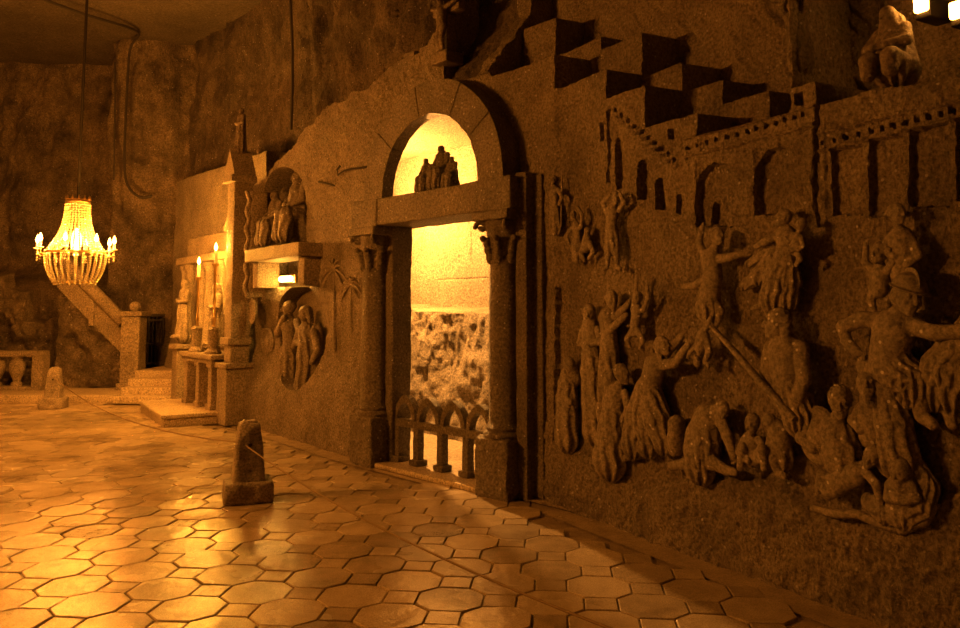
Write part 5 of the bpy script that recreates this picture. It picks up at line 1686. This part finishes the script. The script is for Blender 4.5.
# ================================================================== CHANDELIERS
def chandelier(loc):
    t = thing('crystal_chandelier', 'lit crystal bead chandelier hanging low on a long chain in front of the stairs', 'chandelier', loc)
    # loc is the middle of the bulb ring
    m = MB()
    m.lathe([(0, 0.74), (0.16, 0.74), (0.175, 0.70), (0.16, 0.66), (0, 0.66)], seg=24).build('crown', M['brass'], t)
    k_ = t.children[-1]
    for a in range(12):
        an = a * math.pi / 6
        MB().lathe([(0.001, 0.0), (0.018, 0.01), (0.001, 0.07)], (0.165 * math.cos(an), 0.165 * math.sin(an), 0.735), 6).build('spike', M['brass'], k_)
    ring = lambda r, z, th, nm: MB().lathe([(r - th, z - th), (r + th, z - th), (r + th, z + th), (r - th, z + th), (r - th, z - th)], seg=40).build(nm, M['brass'], t)
    ring(0.40, -0.06, 0.018, 'hoop'); ring(0.27, -0.50, 0.014, 'lower_hoop')
    for a in range(26):
        an = a * 2 * math.pi / 26
        m = MB()
        for q in range(20):
            f = q / 19
            r = 0.165 + (0.40 - 0.165) * f ** 2.4; z = 0.66 - 0.70 * f
            m.ball((r * math.cos(an), r * math.sin(an), z), 0.019, 5)
        m.build('bead_strand', M['crystal'], t)
    for a in range(26):
        an = (a + 0.5) * 2 * math.pi / 26
        m = MB()
        for q in range(14):
            f = q / 13
            r = 0.41 - 0.14 * f ** 2.2; z = -0.09 - 0.43 * f
            m.ball((r * math.cos(an), r * math.sin(an), z), 0.022, 5)
        m.build('basket_strand', M['crystal'], t)
    for a in range(8):
        an = a * math.pi / 4 + 0.2
        c, s = math.cos(an), math.sin(an)
        arm = MB().tube([(r * c, r * s, z) for r, z in ((0.38, -0.06), (0.44, -0.11), (0.50, -0.10), (0.53, -0.05), (0.53, -0.02))], 0.012, 8).build('arm', M['brass'], t)
        MB().lathe([(0, -0.02), (0.05, -0.01), (0.055, 0.0), (0.02, 0.01), (0.018, 0.08), (0, 0.08)], (0.53 * c, 0.53 * s, 0), 10).build('candle_cup', M['candle'], arm)
        MB().lathe([(0.001, 0.08), (0.024, 0.10), (0.028, 0.13), (0.014, 0.18), (0.001, 0.21)], (0.53 * c, 0.53 * s, 0), 10).build('bulb', M['bulb'], arm)
        m = MB()
        for q in range(4):
            m.ball((0.53 * c, 0.53 * s, -0.05 - 0.04 * q), 0.017, 5)
        m.build('pendant', M['crystal'], arm)
    MB().ball((0, 0, 0.1), 0.07, 10, (1, 1, 3)).build('inner_bulb', M['bulb'], t)
    MB().tube([(0, 0, 0.74), (0, 0, 7.10 - loc[2])], 0.022, 8).build('chain', M['iron'], t)
    MB().lathe([(0, -0.06), (0.10, -0.05), (0.12, 0.02), (0, 0.03)], (0, 0, 7.08 - loc[2]), 16).build('ceiling_rose', M['iron'], t)
    return t


cx_, cy_, cz_ = at_depth(76, 249, 11.9)
CHL = (cx_, cy_, cz_)
ch = chandelier(CHL)
for a in range(8):
    an = a * math.pi / 4 + 0.2
    lamp('chandelier_light', (CHL[0] + 0.53 * math.cos(an), CHL[1] + 0.53 * math.sin(an), CHL[2] + 0.14), CH_POWER, 0.04)
lamp('chandelier_core_light', (CHL[0], CHL[1], CHL[2] + 0.02), CH_POWER * 3, 0.10)
OFF = (CH_OFF[0], CH_OFF[1], 3.3)
ch2 = dup(ch, OFF, 0, 'second crystal bead chandelier hanging further left, towards the side wall')
for a in range(8):
    an = a * math.pi / 4 + 0.2
    lamp('chandelier_light', (OFF[0] + 0.53 * math.cos(an), OFF[1] + 0.53 * math.sin(an), OFF[2] + 0.14), CH_OFF_POWER, 0.05)


# ================================================================== BOLLARDS AND ROPE
def bollard(loc, rot, label):
    t = thing('stone_bollard', label, 'bollard', loc, rot, 'rope bollards')
    MB().rbox((0, 0, 0.09), (0.40, 0.34, 0.19), 0.03, 0.025, 0.012, freq=12).build('foot', M['bollard'], t)
    MB().rbox((0, 0, 0.42), (0.28, 0.27, 0.54), 0.03, 0.025, 0.010, taper=(0.62, 0.62), freq=11).build('shaft', M['bollard'], t)
    MB().rbox((0, 0, 0.685), (0.155, 0.14, 0.05), 0.02, 0.02, 0.008, taper=(0.7, 0.7)).build('tip', M['bollard'], t)
    e = MB().lathe([(0.012, -0.01), (0.022, -0.01), (0.024, 0.004), (0.012, 0.008)], seg=14)
    e.v = [(x, -z_ - 0.098, y + 0.50) for x, y, z_ in e.v]
    e.build('eyelet', M['iron'], t)
    return t


bx, by = floor_at(244, 503)
by += 0.10
B1 = bollard((bx, by, 0), R(21), 'stone obelisk bollard with a rope through it, alone in the middle of the tiled floor')
b2x, b2y = floor_at(50, 409)
B2 = bollard((b2x, b2y + 0.1, 0), R(10), 'far stone bollard by the platform at the left edge')
B1.scale = (1.0, 1.0, 0.94)
B2.scale = (0.94, 0.94, 0.94)
h1 = Vector((bx + 0.005, by - 0.10, 0.47)); h2 = Vector((b2x, b2y + 0.1, 0.48))
def rope(a, b, sag, n=28):
    return [a.lerp(b, i / n) - Vector((0, 0, sag * 4 * (i / n) * (1 - i / n))) for i in range(n + 1)]
o = h2.copy()
tag(MB().tube([p - o for p in rope(h2, h1 + Vector((-0.06, 0.16, 0)), 0.20)], 0.008, 6).build('barrier_rope', M['rope'], None, o), 'thin rope strung from the far bollard to the one in mid floor', 'rope', 'barrier ropes')
h3 = Vector((1.42, 1.9, 0.50))
tag(MB().tube([p - h1 for p in rope(h1, h3, 0.16)], 0.006, 6).build('barrier_rope', M['rope'], None, h1), 'thin rope running from the mid-floor bollard towards the lower right, near the camera', 'rope', 'barrier ropes')
bollard((1.42, 2.0, 0), R(24), 'nearest stone bollard at the lower end of the front rope')


# ================================================================== CABLES ON THE ROCK
def cable(name, pts, r, label):
    P = [Vector(at_depth(x, y, Y)) for x, y, Y in pts]
    # smooth the run
    for _ in range(3):
        Q = [P[0]]
        for a, b in zip(P[:-1], P[1:]):
            Q += [a.lerp(b, 0.25), a.lerp(b, 0.75)]
        P = Q + [P[-1]]
    o = P[0].copy()
    return tag(MB().tube([p - o for p in P], r, 6).build(name, M['cable'], None, o), label, 'cable')


cable('power_cable', [(36, -4, 13.1), (60, 6, 13.6), (95, 18, 14.2), (128, 27, 14.8), (142, 34, 15.4), (130, 44, 15.75), (128, 70, 15.75), (126, 110, 15.75), (124, 160, 15.75), (126, 186, 15.75), (140, 199, 15.8), (152, 196, 15.8)], 0.028, 'black cable looping from the ceiling down the back wall in a hook shape')
cable('wall_wire', [(115, 62, 15.9), (115, 110, 15.9), (114, 180, 15.9)], 0.016, 'thin straight wire running down the back wall beside the looping cable')
cable('crack_pipe', [(290, -5, 11.7), (293, 60, 11.9), (291, 130, 12.0)], 0.025, 'thin dark pipe running straight down the upper rock above the niche')
